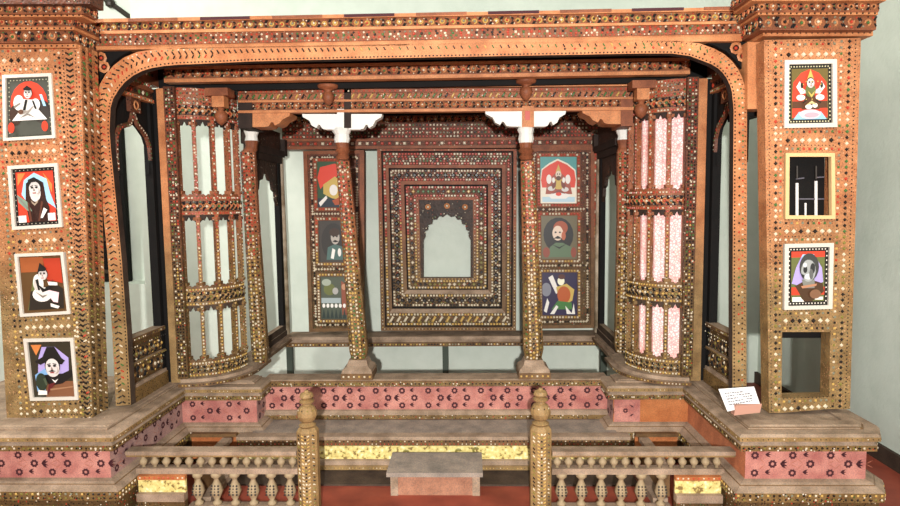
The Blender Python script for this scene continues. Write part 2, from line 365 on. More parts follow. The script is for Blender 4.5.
# ------------------------------------------------------------------ stepped lower tier: grey deck, yellow band, hollow side arms
t = thing('deck', 'dusty grey deck edged by a painted yellow band in front of the long pink riser', 'platform', (XC, .9, 0))
dy = .73; dxl, dxr = -1.72, 1.16
mb = MB(); mb.box(rl+.0, rr-.0, dy+.06, ry1-.055, .215, .25, 'grey_board'); mb.build('deck_board', t)
mb = MB(); mb.box(dxl, dxr, dy-.02, dy+.06, .235, .26, 'dust'); mb.box(dxl, dxr, dy-.012, dy+.05, .19, .235, 'wood_brown')
mb.row((dxl, dy-.012, .222), (dxr, dy-.012, .222), FN, .03, .006, 'dark'); mb.row((dxl, dy-.012, .202), (dxr, dy-.012, .202), FN, .03, .005, 'rw'); mb.build('edge_rail', t)
mb = MB(); mb.box(dxl+.01, dxr-.01, dy, dy+.03, .085, .19, 'yellow_band')
for i in range(22):
    p = V((dxl+.1+i*.128, dy, .14+random.uniform(-.02, .02)))
    if i in (3, 9, 12, 13, 17): mb.ring(p, FN, V((1, 0, 0)), .028, .018, 'b_olive', 20, 330, 8, .003)
    leafm(mb, p+V((.04, 0, -.02)), FN, V((1, 0, random.uniform(-.6, .6))).normalized(), .03, .005, 'b_olive')
mb.build('yellow_band', t)
mb = MB(); mb.box(dxl, dxr, dy-.03, dy+.04, .05, .085, 'dust'); mb.box(dxl, dxr, dy-.045, dy+.03, .02, .05, 'wood'); mb.row((dxl, dy-.045, .035), (dxr, dy-.045, .035), FN, .025, .004, 'lo'); mb.build('base_moulding', t)
mb = MB(); mb.box(dxl, dxr, dy-.25, dy+.3, .0, .012, 'dark_wood'); mb.build('painted_floor_shade', t)  # dark strip painted for the shaded, dusty floor under the deck edge
mb = MB(); mb.box(-2.10, dxl-.03, dy+.08, dy+.1, .05, .225, 'orange_board'); mb.box(-2.10, dxl-.03, dy+.06, dy+.1, .225, .25, 'wood_brown'); mb.build('end_board', t); mb = MB()
mb.box(dxr+.06, 1.53, dy+.08, dy+.1, .05, .225, 'orange_board'); mb.box(dxr+.06, 1.53, dy+.06, dy+.1, .225, .25, 'wood_brown'); mb.build('end_board', t)
def arm(label, xi, xo, side, xf, yb=.115):
    t = thing('side_step', label, 'platform', (xi, .5, 0), None)
    s = 1 if xi > xo else -1
    mb = MB(); mb.box(xi-.07*s, xi, .22, dy-.02, .225, .255, 'dust'); mb.box(xi-.06*s, xi-.02*s, .22, dy-.02, .06, .225, 'wood_brown')
    mb.row((xi-.01*s, .22, .24), (xi-.01*s, dy-.02, .24), (s, 0, 0), .03, .004, 'dark'); mb.build('side_rail', t)
    mb = MB(); mb.box(xi-.05*s, xi+.045*s, .22, dy-.05, .0, .05, 'dust'); mb.build('foot_moulding', t)
    mb = MB(); mb.box(xo, xf, yb, yb+.02, .135, .218, 'yellow_band'); mb.build('yellow_band', t)
    mb = MB(); mb.box(xo, xf, yb-.006, yb+.024, .218, .243, 'orange_board')
    mb.row((min(xo, xf), yb-.006, .232), (max(xo, xf), yb-.006, .232), FN, .03, .006, 'rw'); mb.box(xo, xf, yb-.03, yb+.024, .085, .135, 'dust'); mb.box(xo, xf, yb-.02, yb+.024, .0, .085, 'carved_dark'); mb.build('end_frame', t)
arm('hollow left step arm ending in a short yellow panel behind the left balustrade', dxl-.03, at(139, 495, .115).x, 1, at(186, 495, .115).x)
arm('hollow right step arm ending in a short yellow panel behind the right balustrade', dxr+.06, at(721, 495, .115).x, -1, at(675, 495, .115).x)
# bench step
t = thing('step_block', 'small dusty wooden step block standing on the red floor at the centre', 'step', (-.25, .5, 0))
bx0, bx1 = at(391, 500, .35).x, at(480, 500, .35).x
mb = MB(); mb.box(bx0-.025, bx1+.02, .33, .66, .135, .165, 'grey_board'); mb.build('tread', t)
mb = MB(); mb.box(bx0, bx1, .35, .64, 0, .135, 'bench'); mb.box(bx0, bx0+.05, .342, .35, 0, .135, 'dust'); mb.box(bx1-.05, bx1, .342, .35, 0, .135, 'dust'); mb.build('riser_box', t)
# ------------------------------------------------------------------ balustrades and newels
def newel(label, x, zt_):
    y = .15; zt_ -= .036; t = thing('newel_post', label, 'post', (x, y, 0), 'newel posts at the step')
    w = .07
    mb = MB(); mb.loft([(V((x, y, 0)), w, w), (V((x, y, .575+zt_)), w, w), (V((x, y, .60+zt_)), w*.75, w*.75)], 8, 'wood', ph=math.pi/8)
    for k, dx in enumerate((-.018, 0, .018)): mb.row((x+dx, y-.0648, .01), (x+dx, y-.0648, .57+zt_), FN, .022, .007, 'rim' if k != 1 else 'darklo', 'slot' if k == 0 else ('slot2' if k == 2 else 'sq'))
    for s in (-1, 1):
        nn = V((s, -1, 0)).normalized(); mb.row(V((x, y, .01))+nn*.0648, V((x, y, .57+zt_))+nn*.0648, nn, .024, .008, 'darklo', 'slot')
    mb.build('shaft', t)
    mb = MB(); z = .60+zt_
    mb.lathe((x, y, z), [(.045, 0), (.055, .012), (.035, .025), (.03, .03), (.05, .045), (.064, .075), (.062, .1), (.045, .13), (.03, .14), (.028, .15), (.045, .158), (.047, .17), (.03, .178), (.045, .195), (.038, .215), (.015, .225), (.012, .235)], 12, 'wood')
    for i in range(10):
        a = 2*math.pi*i/10; mb.row(V((x+math.cos(a)*.05, y+math.sin(a)*.05, z+.05)), V((x+math.cos(a)*.058, y+math.sin(a)*.058, z+.125)), V((math.cos(a), math.sin(a), 0)), .02, .005, 'darklo')
    mb.build('finial', t)
nL = at(308, 440, .15).x; nR = at(540.5, 440, .15).x
newel('carved gilded newel post with a bulb finial, the left one of the pair', nL, -.01)
newel('carved gilded newel post with a bulb finial, the right one of the pair', nR, .0)
def balustrade(label, x0, x1, un, ln, lx0, lx1, m0, m1):
    y = .17; t = thing('balustrade', label, 'railing', ((x0+x1)/2, y, 0), 'balustrades beside the steps')
    mb = MB(); mb.box(x0, x1, y-.035, y+.035, .358, .373, 'wood'); mb.box(x0, x1, y-.045, y+.04, .373, .398, 'dust'); mb.build('top_rail', t)
    mb = MB(); mb.box(m0, m1, y-.03, y+.03, .243, .28, 'dust'); mb.build('middle_rail', t)
    mb = MB(); mb.box(lx0, lx1, y-.03, y+.03, .0, .03, 'dust'); mb.build('bottom_rail', t)
    for i in range(un):
        x = m0+(m1-m0)*(i+.5)/un; mb = MB()
        mb.lathe((x, y, .28), [(.014, 0), (.011, .01), (.018, .016), (.026, .03), (.026, .042), (.016, .056), (.01, .062), (.017, .07), (.017, .078)], 8, 'baluster_dust'); mb.build('spindle', t, True)
    for i in range(ln):
        x = lx0+(lx1-lx0)*(i+.5)/ln; mb = MB()
        mb.lathe((x, y, .03), [(.03, 0), (.03, .015), (.014, .03), (.03, .06), (.042, .09), (.03, .13), (.015, .165), (.018, .175), (.036, .19), (.036, .213)], 8, 'baluster_dust')
        for a in (-.5, 0, .5): mb.row((x+a*.05, y-.040, .10), (x+a*.04, y-.024, .17), FN, .02, .007, 'dk', 'dia')
        mb.build('baluster', t, True)
ax_ = lambda u: at(u, 480, .17).x
balustrade('low turned balustrade running from the left plinth to the left newel', at(129, 456, .17).x, nL-.072, 14, 6, ax_(189), nL-.072, ax_(139), nL-.072)
balustrade('low turned balustrade running from the right newel to the right plinth', nR+.072, at(735, 456, .17).x, 15, 6, nR+.072, ax_(671), nR+.072, ax_(722))
# ------------------------------------------------------------------ bow screens, their ledge, posts, side arches (same on both sides)
def side(mirrored):
    MIRROR[0] = mirrored
    S = 'right' if mirrored else 'left'
    cx, cy, R = -2.165, 1.26, .345
    def arc(r, a): return V((cx+r*math.sin(a), cy-r*math.cos(a), 0))
    H = math.pi/2
    # ledge: curved slab then straight sill back to the rear
    t = thing('curved_ledge', 'dusty curved wooden ledge carrying the bowed screen at the '+S, 'ledge', (cx, cy, .6))
    for (r1, z0, z1, m, tp) in ((R+.10, .60, .625, 'wood_brown', 'dust'), (R+.06, .625, .65, 'dust', 'dust')):
        mb = MB(); A = [arc(r1, H*i/14) for i in range(15)]; A = [V((A[0].x-.02, A[0].y, 0))]+A+[V((cx+r1, 1.55, 0)), V((cx+r1-.07, 1.57, 0)), V((cx+.15, 1.57, 0)), V((cx+.0, 1.3, 0)), V((cx-.02, 1.2, 0))]
        mb.poly([V((p.x, p.y, z1)) for p in A], (0, 0, 1), z1-z0, tp, m)
        if m == 'wood_brown':
            for i in range(14):
                a, b = arc(r1, H*i/14), arc(r1, H*(i+1)/14); a.z = b.z = .613; n1 = V((math.sin(H*(i+.5)/14), -math.cos(H*(i+.5)/14), 0)); mb.row(a, b, n1, .022, .006, 'lo')
        mb.build('slab', t)
    t = thing('side_sill', 'dusty wooden sill under the black side window frame at the '+S, 'sill', (-1.85, 2.1, .6))
    mb = MB(); mb.box(-1.97, -1.78, 1.575, 2.42, .59, .62, 'wood_brown', 'dust'); mb.box(-1.97, -1.81, 1.575, 2.42, .62, .65, 'dust'); mb.build('sill_board', t)
    # bowed lattice screen
    t = thing('bowed_screen', {'left': 'bowed three-tier lattice screen at the left, bare plaster showing through', 'right': 'bowed three-tier lattice screen at the right, pink cloth behind it'}[S], 'screen', (cx, cy, .65), 'bowed lattice screens')
    a1 = H*1.0; z0, z1 = .65, 2.83
    bands = [(.65, .765), (1.20, 1.335), (1.89, 2.03), (2.60, 2.83)]
    K_ = 12
    for (b0, b1) in bands:
        mb = MB()
        for i in range(K_):
            p0, p1 = arc(R, a1*i/K_), arc(R, a1*(i+1)/K_); q0, q1 = arc(R-.04, a1*i/K_), arc(R-.04, a1*(i+1)/K_)
            L = [V((*p.xy, b0)) for p in (p0, p1, q1, q0)]; U = [V((*p.xy, b1)) for p in (p0, p1, q1, q0)]
            mb.add(L+U, [(0, 1, 5, 4), (2, 3, 7, 6), (3, 2, 1, 0), (4, 5, 6, 7), (3, 0, 4, 7), (1, 2, 6, 5)], 'carved')
            am = a1*(i+.5)/K_; nn = V((math.sin(am), -math.cos(am), 0))
            for zz in ((b0+.012), (b1-.012)):
                a, b = L[0].copy(), L[1].copy(); a.z = b.z = zz; mb.row(a, b, nn, .024, .008, 'rim')
            a, b = L[0].copy(), L[1].copy(); a.z = b.z = b0+.03; mb.scroll(a, b, V((0, 0, min(.075, b1-b0-.06))), nn, .05, 'wood', 'carved_dark')
        if b0 > 2.5:
            for i in range(K_):
                am = a1*(i+.5)/K_; nn = V((math.sin(am), -math.cos(am), 0)); a, b = arc(R, a1*i/K_), arc(R, a1*(i+1)/K_)
                for zz in (2.72, 2.75, 2.79): a.z = b.z = zz; mb.row(a, b, nn, .026, .008, 'hi')
        mb.build('carved_band', t)
    for (b0, b1) in ((.765, 1.20), (1.335, 1.89), (2.03, 2.60)):
        for j in range(5):
            am = H*j/4; am = min(max(am, .035), H-.03); c = arc(R-.02, am); nn = V((math.sin(am), -math.cos(am), 0)); tt = V((math.cos(am), math.sin(am), 0))
            mb = MB(); w = .0145
            L = [V((*(c+nn*.022+tt*s1*w).xy, b0)) if s2 > 0 else V((*(c-nn*.02+tt*s1*w).xy, b0)) for s1, s2 in ((-1, 1), (1, 1), (1, -1), (-1, -1))]
            U = [V((p.x, p.y, b1)) for p in L]
            mb.add(L+U, [(0, 1, 5, 4), (1, 2, 6, 5), (2, 3, 7, 6), (3, 0, 4, 7)], 'carved')
            mb.row(V((*(c+nn*.022).xy, b0)), V((*(c+nn*.022).xy, b1)), nn, .026, .008, 'rim')
            ml = mb.build('mullion', t)
            for zz in (b0+.03, b1-.03): ml['_o'] = t['_o']; mb = MB(); mb.box(c.x-.026, c.x+.026, c.y-.026, c.y+.026, zz-.012, zz+.012, 'carved'); mb.build('block', ml)
        for j in range(4):                             # cusped heads and feet of each light
            am0, am1 = H*j/4, H*(j+1)/4
            for end, sg in ((b1, -1), (b0, 1)):
                mb = MB()
                hh = (.075 if sg < 0 else .03); sh = (0, .9, .45, .55, .15, .55, .45, .9, 0)
                for i in range(8):
                    a, b = am0+(am1-am0)*i/8, am0+(am1-am0)*(i+1)/8
                    s0 = (1, .75, .5, .6, .12, .6, .5, .75, 1)[i]*hh; s1 = (1, .75, .5, .6, .12, .6, .5, .75, 1)[i+1]*hh
                    p0, p1 = arc(R-.012, a), arc(R-.012, b); q0, q1 = arc(R-.03, a), arc(R-.03, b)
                    A = [V((*p0.xy, end)), V((*p1.xy, end)), V((*p1.xy, end+sg*s1)), V((*p0.xy, end+sg*s0))]; B = [V((*q0.xy, end)), V((*q1.xy, end)), V((*q1.xy, end+sg*s1)), V((*q0.xy, end+sg*s0))]
                    mb.hexa(A if sg > 0 else [A[3], A[2], A[1], A[0]], B if sg > 0 else [B[3], B[2], B[1], B[0]], 'dark_wood' if sg < 0 else 'wood_brown')
                mb.build('cusp', t)
    # posts beside the screen
    t = thing('corner_post', 'orange square post with a studded strip at the outer edge of the '+S+' bowed screen', 'post', (-2.3, .97, .6), None)
    mb = MB(); mb.box(-2.345, -2.305, .96, 1.04, .6, 2.83, 'black_wood'); mb.build('back_post', t)
    mb = MB(); mb.box(-2.30, -2.225, .94, 1.02, .6, 2.83, 'wood'); mb.build('plain_post', t)
    mb = MB(); mb.box(-2.215, -2.135, .875, .905, .65, 2.83, 'carved_dark'); x = -2.175
    for dx in (-.022, 0, .022): mb.row((x+dx, .875, .66), (x+dx, .875, 2.82), FN, .024, .008, 'mix' if dx == 0 else 'dark', 'dia' if dx == 0 else 'sq')
    mb.build('studded_strip', t)
    # side bay wall with ogee arch
    X = -2.33; NX = V((1, 0, 0))
    t = thing('ogee_side_arch', 'dark ogee arched side bay with carved dado beside the '+S+' bowed screen', 'arch', (X, .7, .6), 'ogee side arches')
    y0, y1 = .47, .94
    mb = MB(); mb.box(X-.08, X, y0, y1, .70, .72, 'dust'); mb.box(X-.06, X-.02, y0, y1, .72, 1.02, 'carved_dark')
    mb.box(X-.08, X+.0, y0, y1, .85, .87, 'wood', 'dust'); mb.box(X-.08, X+.005, y0, y1, 1.02, 1.05, 'wood_brown', 'dust'); mb.box(X-.08, X+.01, y0, y1, .60, .70, 'carved', 'dust')
    mb.scroll(V((X-.018, y0, .74)), V((X-.018, y1, .74)), V((0, 0, .095)), NX, .09, 'wood_brown', 'ground', 'lo')
    mb.scroll(V((X-.018, y0, .88)), V((X-.018, y1, .88)), V((0, 0, .08)), NX, .06, 'wood_brown', 'ground', 'lo')
    for z in (.86, 1.035, .985): mb.row((X+.008, y0, z), (X+.008, y1, z), NX, .028, .006, 'darklo')
    mb.build('dado', t)
    mb = MB(); zb = 2.72
    for (a, b, m, xo) in ((2.72, 2.745, 'wood', .012), (2.745, 2.80, 'carved_dark', .0), (2.80, 2.82, 'wood_brown', .01), (2.82, 2.865, 'carved', .0)):
        mb.box(X-.08, X+xo, y0, y1, a, b, m)
    mb.row((X+.012, y0, 2.733), (X+.012, y1, 2.733), NX, .028, .007, 'hi'); mb.row((X, y0, 2.775), (X, y1, 2.775), NX, .05, .014, 'dark', 'dia'); mb.row((X, y0, 2.843), (X, y1, 2.843), NX, .03, .009, 'hi')
    mb.build('top_beam', t)
    mb = MB(); mb.box(X-.08, X-.015, y0, 1.10, 2.865, 3.055, 'wood_brown'); mb.row((X-.015, y0, 2.93), (X-.015, 1.0, 2.93), NX, .04, .012, 'dark', 'dia'); mb.row((X-.015, y0, 3.0), (X-.015, 1.0, 3.0), NX, .04, .012, 'dark', 'dia'); mb.build('upper_board', t)
    ys = lambda f: y0+(y1-y0)*f
    og = [(.0, 2.20), (.0, 2.36), (.03, 2.44), (.12, 2.495), (.26, 2.515), (.38, 2.53), (.45, 2.575), (.49, 2.65), (.53, 2.59), (.59, 2.545), (.70, 2.515), (.83, 2.47), (.91, 2.40), (.93, 2.30), (.90, 2.20)]
    pts = [V((X-.03, ys(f), z)) for f, z in og]
    mb = MB(); mb.poly(pts+[V((X-.03, ys(1), 2.20)), V((X-.03, ys(1), 2.72)), V((X-.03, ys(0), 2.72)), V((X-.03, ys(0), 2.20))], NX, .03, 'black_wood'); mb.build('spandrel', t)
    mb = MB(); mb.ribbon(pts[:-1], NX, .035, .02, 'carved_dark'); mb.prow([p+V((.02, 0, 0)) for p in pts[:-1]], NX, .03, .006, 'hi'); mb.box(X-.03, X+.005, ys(.36), ys(.62), 2.62, 2.72, 'carved_dark')
    mb.ring(V((X+.005, ys(.49), 2.67)), NX, V((0, 1, 0)), .035, .015, 'b_orange'); mb.build('ogee_moulding', t)
    mb = MB(); mb.box(X-.07, X-.01, y1-.03, y1+.018, .70, 2.72, 'black_wood'); mb.build('jamb', t)
    # rear side window: black cusped frame between the end pillar and the back corner
    X2 = -1.86; t = thing('side_window_frame', 'black cusped window frame on the '+S+' side, behind the end pillar', 'window frame', (X2, 2.0, .65), 'black side window frames')
    ya, yb = 1.60, 2.38
    mb = MB(); mb.box(X2-.04, X2+.03, ya, yb, .65, .70, 'dark_wood', 'dust'); mb.box(X2-.03, X2+.02, ya, yb, .70, .76, 'dark_wood', 'dust'); mb.build('bottom_rail', t)
    mb = MB(); mb.box(X2-.03, X2+.02, yb-.07, yb, .76, 2.36, 'black_wood'); mb.box(X2-.03, X2+.02, ya, ya+.05, .76, 2.36, 'black_wood'); mb.build('jambs', t)
    mb = MB(); mb.box(X2-.05, X2+.04, ya-.05, yb, 2.36, 2.42, 'dark_wood'); mb.box(X2-.03, X2+.07, ya-.05, yb, 2.42, 2.48, 'dark_wood'); mb.box(X2-.05, X2+.03, ya-.05, yb, 2.48, 2.66, 'carved_black'); mb.build('head', t)
    mb = MB(); cpt = [(0, 1.95), (.08, 2.0), (.10, 2.08), (.2, 2.1), (.24, 2.18), (.36, 2.19), (.5, 2.3), (.64, 2.19), (.76, 2.18), (.8, 2.1), (.9, 2.08), (.92, 2.0), (1, 1.95)]
    f2 = lambda f: ya+.05+(yb-ya-.12)*f
    mb.poly([V((X2+.01, f2(f), z)) for f, z in cpt]+[V((X2+.01, f2(1), 2.36)), V((X2+.01, f2(0), 2.36))], NX, .03, 'carved_black'); mb.build('cusped_arch', t)
    # worn corner post at the back
    t = thing('corner_pole', 'worn pale round pole at the back corner on the '+S, 'post', (-1.82, 2.43, .65), None)
    mb = MB(); mb.loft([(V((-1.85, 2.43, .65)), .035, .035), (V((-1.85, 2.43, 1.5)), .033, .033), (V((-1.86, 2.43, 2.44)), .035, .035)], 10, 'pale_wood'); mb.build('shaft', t, True)
    mb = MB(); mb.box(-1.90, -1.79, 2.39, 2.47, 2.44, 2.6, 'dark_wood'); mb.build('cap_block', t)
    MIRROR[0] = False
side(False); side(True)
# cloth behind the right screen
mb = MB(); MIRROR[0] = True; cx, cy = -2.165, 1.26
pp = []
for i in range(25):
    a = math.pi/2*i/24; r = .29+.006*math.sin(i*1.9); pp.append((cx+r*math.sin(a), cy-r*math.cos(a)))
P = [V((x, y, z)) for z in (.67, 2.68) for x, y in pp]
mb.add(P, [(i, i+1, 26+i, 25+i) for i in range(24)], 'pink_cloth')
P2 = [p+V((-.004, .004, 0)) for p in P]; mb.add(P2, [(25+i, 26+i, i+1, i) for i in range(24)], 'pink_cloth')
MIRROR[0] = False
tag(mb.build('patterned_cloth'), 'white cloth with a pink pattern hung behind the right bowed screen', 'cloth')
# ------------------------------------------------------------------ free pillars with bracket capitals
def pillar(label, Y, secs, base, neck, lab2=None, beads=True):
    """secs: measured (u left, u right, v) of the shaft from top to bottom"""
    l, r, v = secs[-1]; c = at((l+r)/2, v, Y); t = thing('carved_pillar', label, 'pillar', (c.x, Y, .6), None)
    mb = MB(); S = []
    for l, r, v in secs[::-1]:
        a, b = at(l, v, Y), at(r, v, Y); S.append((V(((a.x+b.x)/2, Y, (a.z+b.z)/2)), (b.x-a.x)/2/.924, (b.x-a.x)/2/.924))
    mb.loft(S, 8, 'carved', ph=math.pi/8)
    for (c0, r0, _), (c1, r1, _) in zip(S[:-1], S[1:]):
        for k, (fx, nn) in enumerate(((-.32, FN), (0, FN), (.32, FN), (-.68, V((-1, -1, 0))), (.68, V((1, -1, 0))))):
            nn = nn.normalized(); ax = .924
            def q(c, r):
                if abs(fx) < .5: return V((c.x+fx*r, c.y-r*ax, c.z))
                return V((c.x+math.copysign(.654, fx)*r, c.y-.654*r, c.z))
            mb.row(q(c0, r0), q(c1, r1), nn, .030 if abs(fx) in (.32,) else .036, .0095 if k != 1 else .010, 'rim' if k in (0, 2) else ('green' if random.random() < .3 else 'dark'), 'sq' if k != 1 else 'dia')
    mb.build('shaft', t)
    if base:
        mb = MB(); zb = S[0][0].z; x = S[0][0].x; w = base; z0 = .575 if Y < 1.3 else .652
        mb.loft([(V((x, Y, z0)), w*1.414, w*1.414), (V((x, Y, z0+.05)), w*1.414, w*1.414)], 4, 'wood_brown', ph=math.pi/4)
        mb.loft([(V((x, Y, z0+.05)), w*1.36, w*1.36), (V((x, Y, z0+.075)), w*1.3, w*1.3), (V((x, Y, z0+.10)), w*.95, w*.95), (V((x, Y, zb)), w*.8, w*.8)], 4, 'dust', ph=math.pi/4)
        mb.row((x-w, Y-w, z0+.025), (x+w, Y-w, z0+.025), FN, .04, .009, 'gw'); mb.build('base', t)
    mb = MB(); S2 = []
    for l, r, v in neck[::-1]:
        a, b = at(l, v, Y), at(r, v, Y); S2.append((V(((a.x+b.x)/2, Y, (a.z+b.z)/2)), (b.x-a.x)/2, (b.x-a.x)/2))
    k = len(S2)//2
    mb.loft(S2[:k+1], 12, 'wood_brown'); mb.loft(S2[k:], 12, 'white_paint'); mb.build('capital', t)
    return t
YP = 1.2
t1 = pillar('leaning studded pillar on a square base, the left one of the two free pillars', YP, [(336.5, 349.5, 161), (341, 355.5, 220), (346, 362, 290), (350, 368, 350), (352, 366, 358)], .125,
   [(334, 350, 128), (332, 351, 131), (335, 349, 135), (334, 350, 139), (335, 349, 143), (337, 349, 148), (335, 350, 151), (338, 348, 154), (335.5, 349.5, 157), (337, 348, 160)])
t2 = pillar('upright studded pillar on a square base, the right one of the two free pillars', YP, [(520.5, 534, 161), (521.5, 537, 220), (522.5, 540, 290), (523, 543, 348), (525, 541, 358)], .125,
   [(519, 533, 126), (517, 534, 130), (519, 533, 134), (518, 534, 139), (519, 533, 143), (520, 532, 148), (518, 534, 151), (521, 532, 154), (518.5, 534.5, 157), (521, 532, 160)])
YE = 1.42
t3 = pillar('studded end pillar with a white neck beside the left bowed screen', YE, [(241, 255, 152), (245, 259, 220), (249, 264, 290), (252.5, 268, 350), (254, 267, 362)], None,
   [(245, 258, 128), (244, 259, 131), (246, 257, 136), (245, 258, 141), (246, 257, 146), (245, 257, 148), (243, 257, 150), (242, 256, 152)])
t4 = pillar('studded end pillar with a white neck beside the right bowed screen', YE, [(617, 630, 152), (617, 630, 220), (615.5, 629, 290), (614.5, 628, 345), (616, 626, 352)], None,
   [(617, 629, 128), (616, 630, 131), (618, 629, 136), (617, 630, 140), (618, 629, 145), (618, 629, 148), (617, 630, 150), (617, 630, 152)])
def bracket(t, uc0, uc1, ul, ur, vt, vb, Y, ml, mr, dep=.09):
    for (a, b, m) in ((uc0, ul, ml), (uc1, ur, mr)):
        if b is None: continue
        mb = MB(); w = b-a; q = [(a, vt), (b, vt), (b-w*.02, vt+3), (b-w*.12, vt+5), (b-w*.2, vt+6.5), (b-w*.27, vb-4), (b-w*.4, vb-1.5), (b-w*.45, vb-5), (b-w*.5, vb-4.5), (b-w*.56, vb-1), (b-w*.65, vb), (a, vb)]
        mb.pq(q, Y, dep, m)
        mb.build('bracket', t)
bracket(t1, 338, 349, 302, 382, 114, 129.5, 1.15, 'white_paint', 'white_paint'); bracket(t2, 523, 533.5, 485, 566, 111, 126.5, 1.15, 'white_paint', 'white_paint')
bracket(t3, 252, 252, None, 290, 113, 127, 1.15, 'wood', 'wood', .2); bracket(t4, 622, 622, 582, None, 110, 124, 1.15, 'wood', 'wood', .2)
for t, u0, u1, v0, v1, m in ((t1, 337, 349.5, 109, 128, 'white_paint'), (t2, 522, 534, 106, 127, 'wood'), (t3, 238, 252, 102, 128, 'dark_wood'), (t4, 621, 633, 98, 126, 'wood_brown')):
    mb = MB(); mb.pr(u0, v0, u1, v1, 1.14, .13 if t in (t1, t2) else .3, m)
    if t is t1: mb.pr(344, 88, 351, 128, 1.135, .004, 'dark_wood')
    if t is t2: mb.pr(525, 108, 530, 120, 1.136, .006, 'b_red')
    mb.build('head_block', t)
# ------------------------------------------------------------------ beams
def beam_rows(mb, ul, ur, Y, rows):
    """rows: (v top left, v bottom left, v top right, v bottom right, depth, mat, deco)"""
    for (tl, bl, tr, br, dep, m, deco) in rows:
        yy = Y-dep
        A, B, Cc, D = at(ul, tl, yy), at(ur, tr, yy), at(ur, br, yy), at(ul, bl, yy)
        mb.poly([A, B, Cc, D], FN, .06+dep, m)
        if not deco: continue
        w = A-D; mid0, mid1 = (A+D)/2, (B+Cc)/2
        if deco == 'scroll': mb.scroll(D+w*.08, Cc+w*.08, w*.84, FN, w.length*1.0)
        elif deco == 'scrollbig': mb.scroll(D+w*.06, Cc+w*.06, w*.88, FN, w.length*1.15, 'b_gold', 'ground')
        elif deco == 'beads': mb.row(mid0, mid1, FN, w.length*1.5, w.length*.30, 'rim')
        elif deco == 'green': mb.row(mid0, mid1, FN, w.length*.9, w.length*.30, 'green', 'slot')
        elif deco == 'slots': mb.row(mid0, mid1, FN, .05, .012, 'dk', 'slot')
        elif deco == 'grid':
            k = max(2, int(w.length/.034))
            for i in range(k): mb.row(D+w*((i+.5)/k), Cc+w*((i+.5)/k), FN, .034, .009, 'hi' if i % 2 else 'rw')
        elif deco == 'grid3':
            for i in range(5): mb.row(D+w*((i+.5)/5), Cc+w*((i+.5)/5), FN, (.027, .033, .05, .033, .027)[i], w.length*(.07, .10, .13, .10, .07)[i], 'hi' if i != 2 else 'darkhi', 'dia' if i % 2 else 'sq')
# front arch: band, legs, lintel, cornice
YA = .40
t = thing('front_arch', 'wide orange carved arch with rounded corners between the two front piers', 'arch', (XC, YA, .6))
inner = [(131, 405), (127, 330), (122, 262), (116, 200), (111, 150), (109.5, 131), (110.5, 108), (113, 99), (118.5, 90), (125, 82), (132.7, 76), (142, 71), (152, 68), (164, 66), (179, 64.7), (215, 63.2), (250, 61.5), (350, 59), (450, 57), (560, 55), (640, 53.5), (672, 53.5), (690, 56), (703, 61), (711, 64), (717.6, 68), (722.5, 72.5), (726.5, 78), (730, 85), (732, 92), (733.6, 110), (733, 200), (732.5, 300), (732.5, 403)]
outer = [(116, 406), (112, 330), (108, 262), (102, 200), (98, 150), (96.5, 131), (96, 108), (97, 96), (100, 84), (106, 74), (114, 65), (124, 57.5), (137, 52), (152, 49.5), (175, 48), (215, 47.2), (250, 46.5), (350, 45), (450, 43), (560, 41.5), (640, 40), (680, 41), (700, 43.5), (714, 48.5), (724, 54), (732, 61), (738, 69), (742, 77), (745, 87), (746.5, 97), (747, 110), (747, 200), (746.5, 300), (746.5, 403)]
mb = MB()
for i in range(len(inner)-1):
    q = [at(*outer[i], YA), at(*outer[i+1], YA), at(*inner[i+1], YA), at(*inner[i], YA)]
    mb.poly(q, FN, .06, 'wood', 'dark_wood')  # edge faces coloured dark to put the soffit's shade into the arch
ctr = [[(a[0]*(1-f)+b[0]*f, a[1]*(1-f)+b[1]*f) for a, b in zip(inner, outer)] for f in (.12, .45, .7, .88)]
L = lambda k, s=0, e=None: [at(*p, YA) for p in ctr[k][s:e]]
mb.prow(L(0), FN, .024, .0055, 'dk', 'sq', 1.2)
mb.prow(L(1, 0, 16), FN, .045, .010, 'darkhi', 'slot'); mb.prow(L(2, 0, 18), FN, .04, .011, 'dk', 'slot2'); mb.prow(L(2, 17, 24), FN, .05, .009, 'green', 'slot2')
mb.prow(L(3, 0, 16), FN, .035, .006, 'hi'); mb.prow(L(1, 19, 34), FN, .06, .008, 'darkhi', 'dia'); mb.prow(L(2, 24, 34), FN, .035, .007, 'hi'); mb.prow(L(3, 20, 34), FN, .03, .005, 'dk', 'slot')
mb.build('arch_band', t)
mb = MB()   # pierced spandrels
for kq, q in enumerate([[(96, 52), (137, 48.5), (124, 54), (114, 61), (106, 70), (99, 82), (95.5, 100)], [(748, 42), (695, 40), (714, 45), (726, 51), (735, 59), (741, 67), (745, 78), (748, 95)]]):
    mb = MB(); mb.pq(q, YA+.04, .03, 'black_wood')
    for c in ((101, 58), (104, 67), (736, 48), (743, 56))[kq*2:kq*2+2]: p = at(c[0], c[1], YA+.035); mb.ring(p, FN, V((1, 0, 0)), .04, .02, 'b_orange'); mb.bead(p, FN, V((1, 0, 0)), .012, 'b_red')
    mb.build('spandrel', t)
mb = MB()
beam_rows(mb, 88, 742, YA, [(46, 50, 32, 41, .0, 'wood', None), (34, 46, 23.5, 33.5, .01, 'wood_brown', 'grid3'), (31, 34, 21, 23.5, .03, 'wood', None), (22.5, 32, 10.5, 21.5, .015, 'wood', 'scrollbig'), (19, 22.5, 7, 10.5, .04, 'wood', None)])
for i in range(9):
    u = 128+i*72; v = 19.6-i*1.45; A = at(u, v, YA-.041)
    mb.box(A.x, A.x+.32, YA-.043, YA-.038, A.z-.012, A.z+.006, 'maroon' if i % 2 else 'wood_brown')
mb.build('lintel', t)
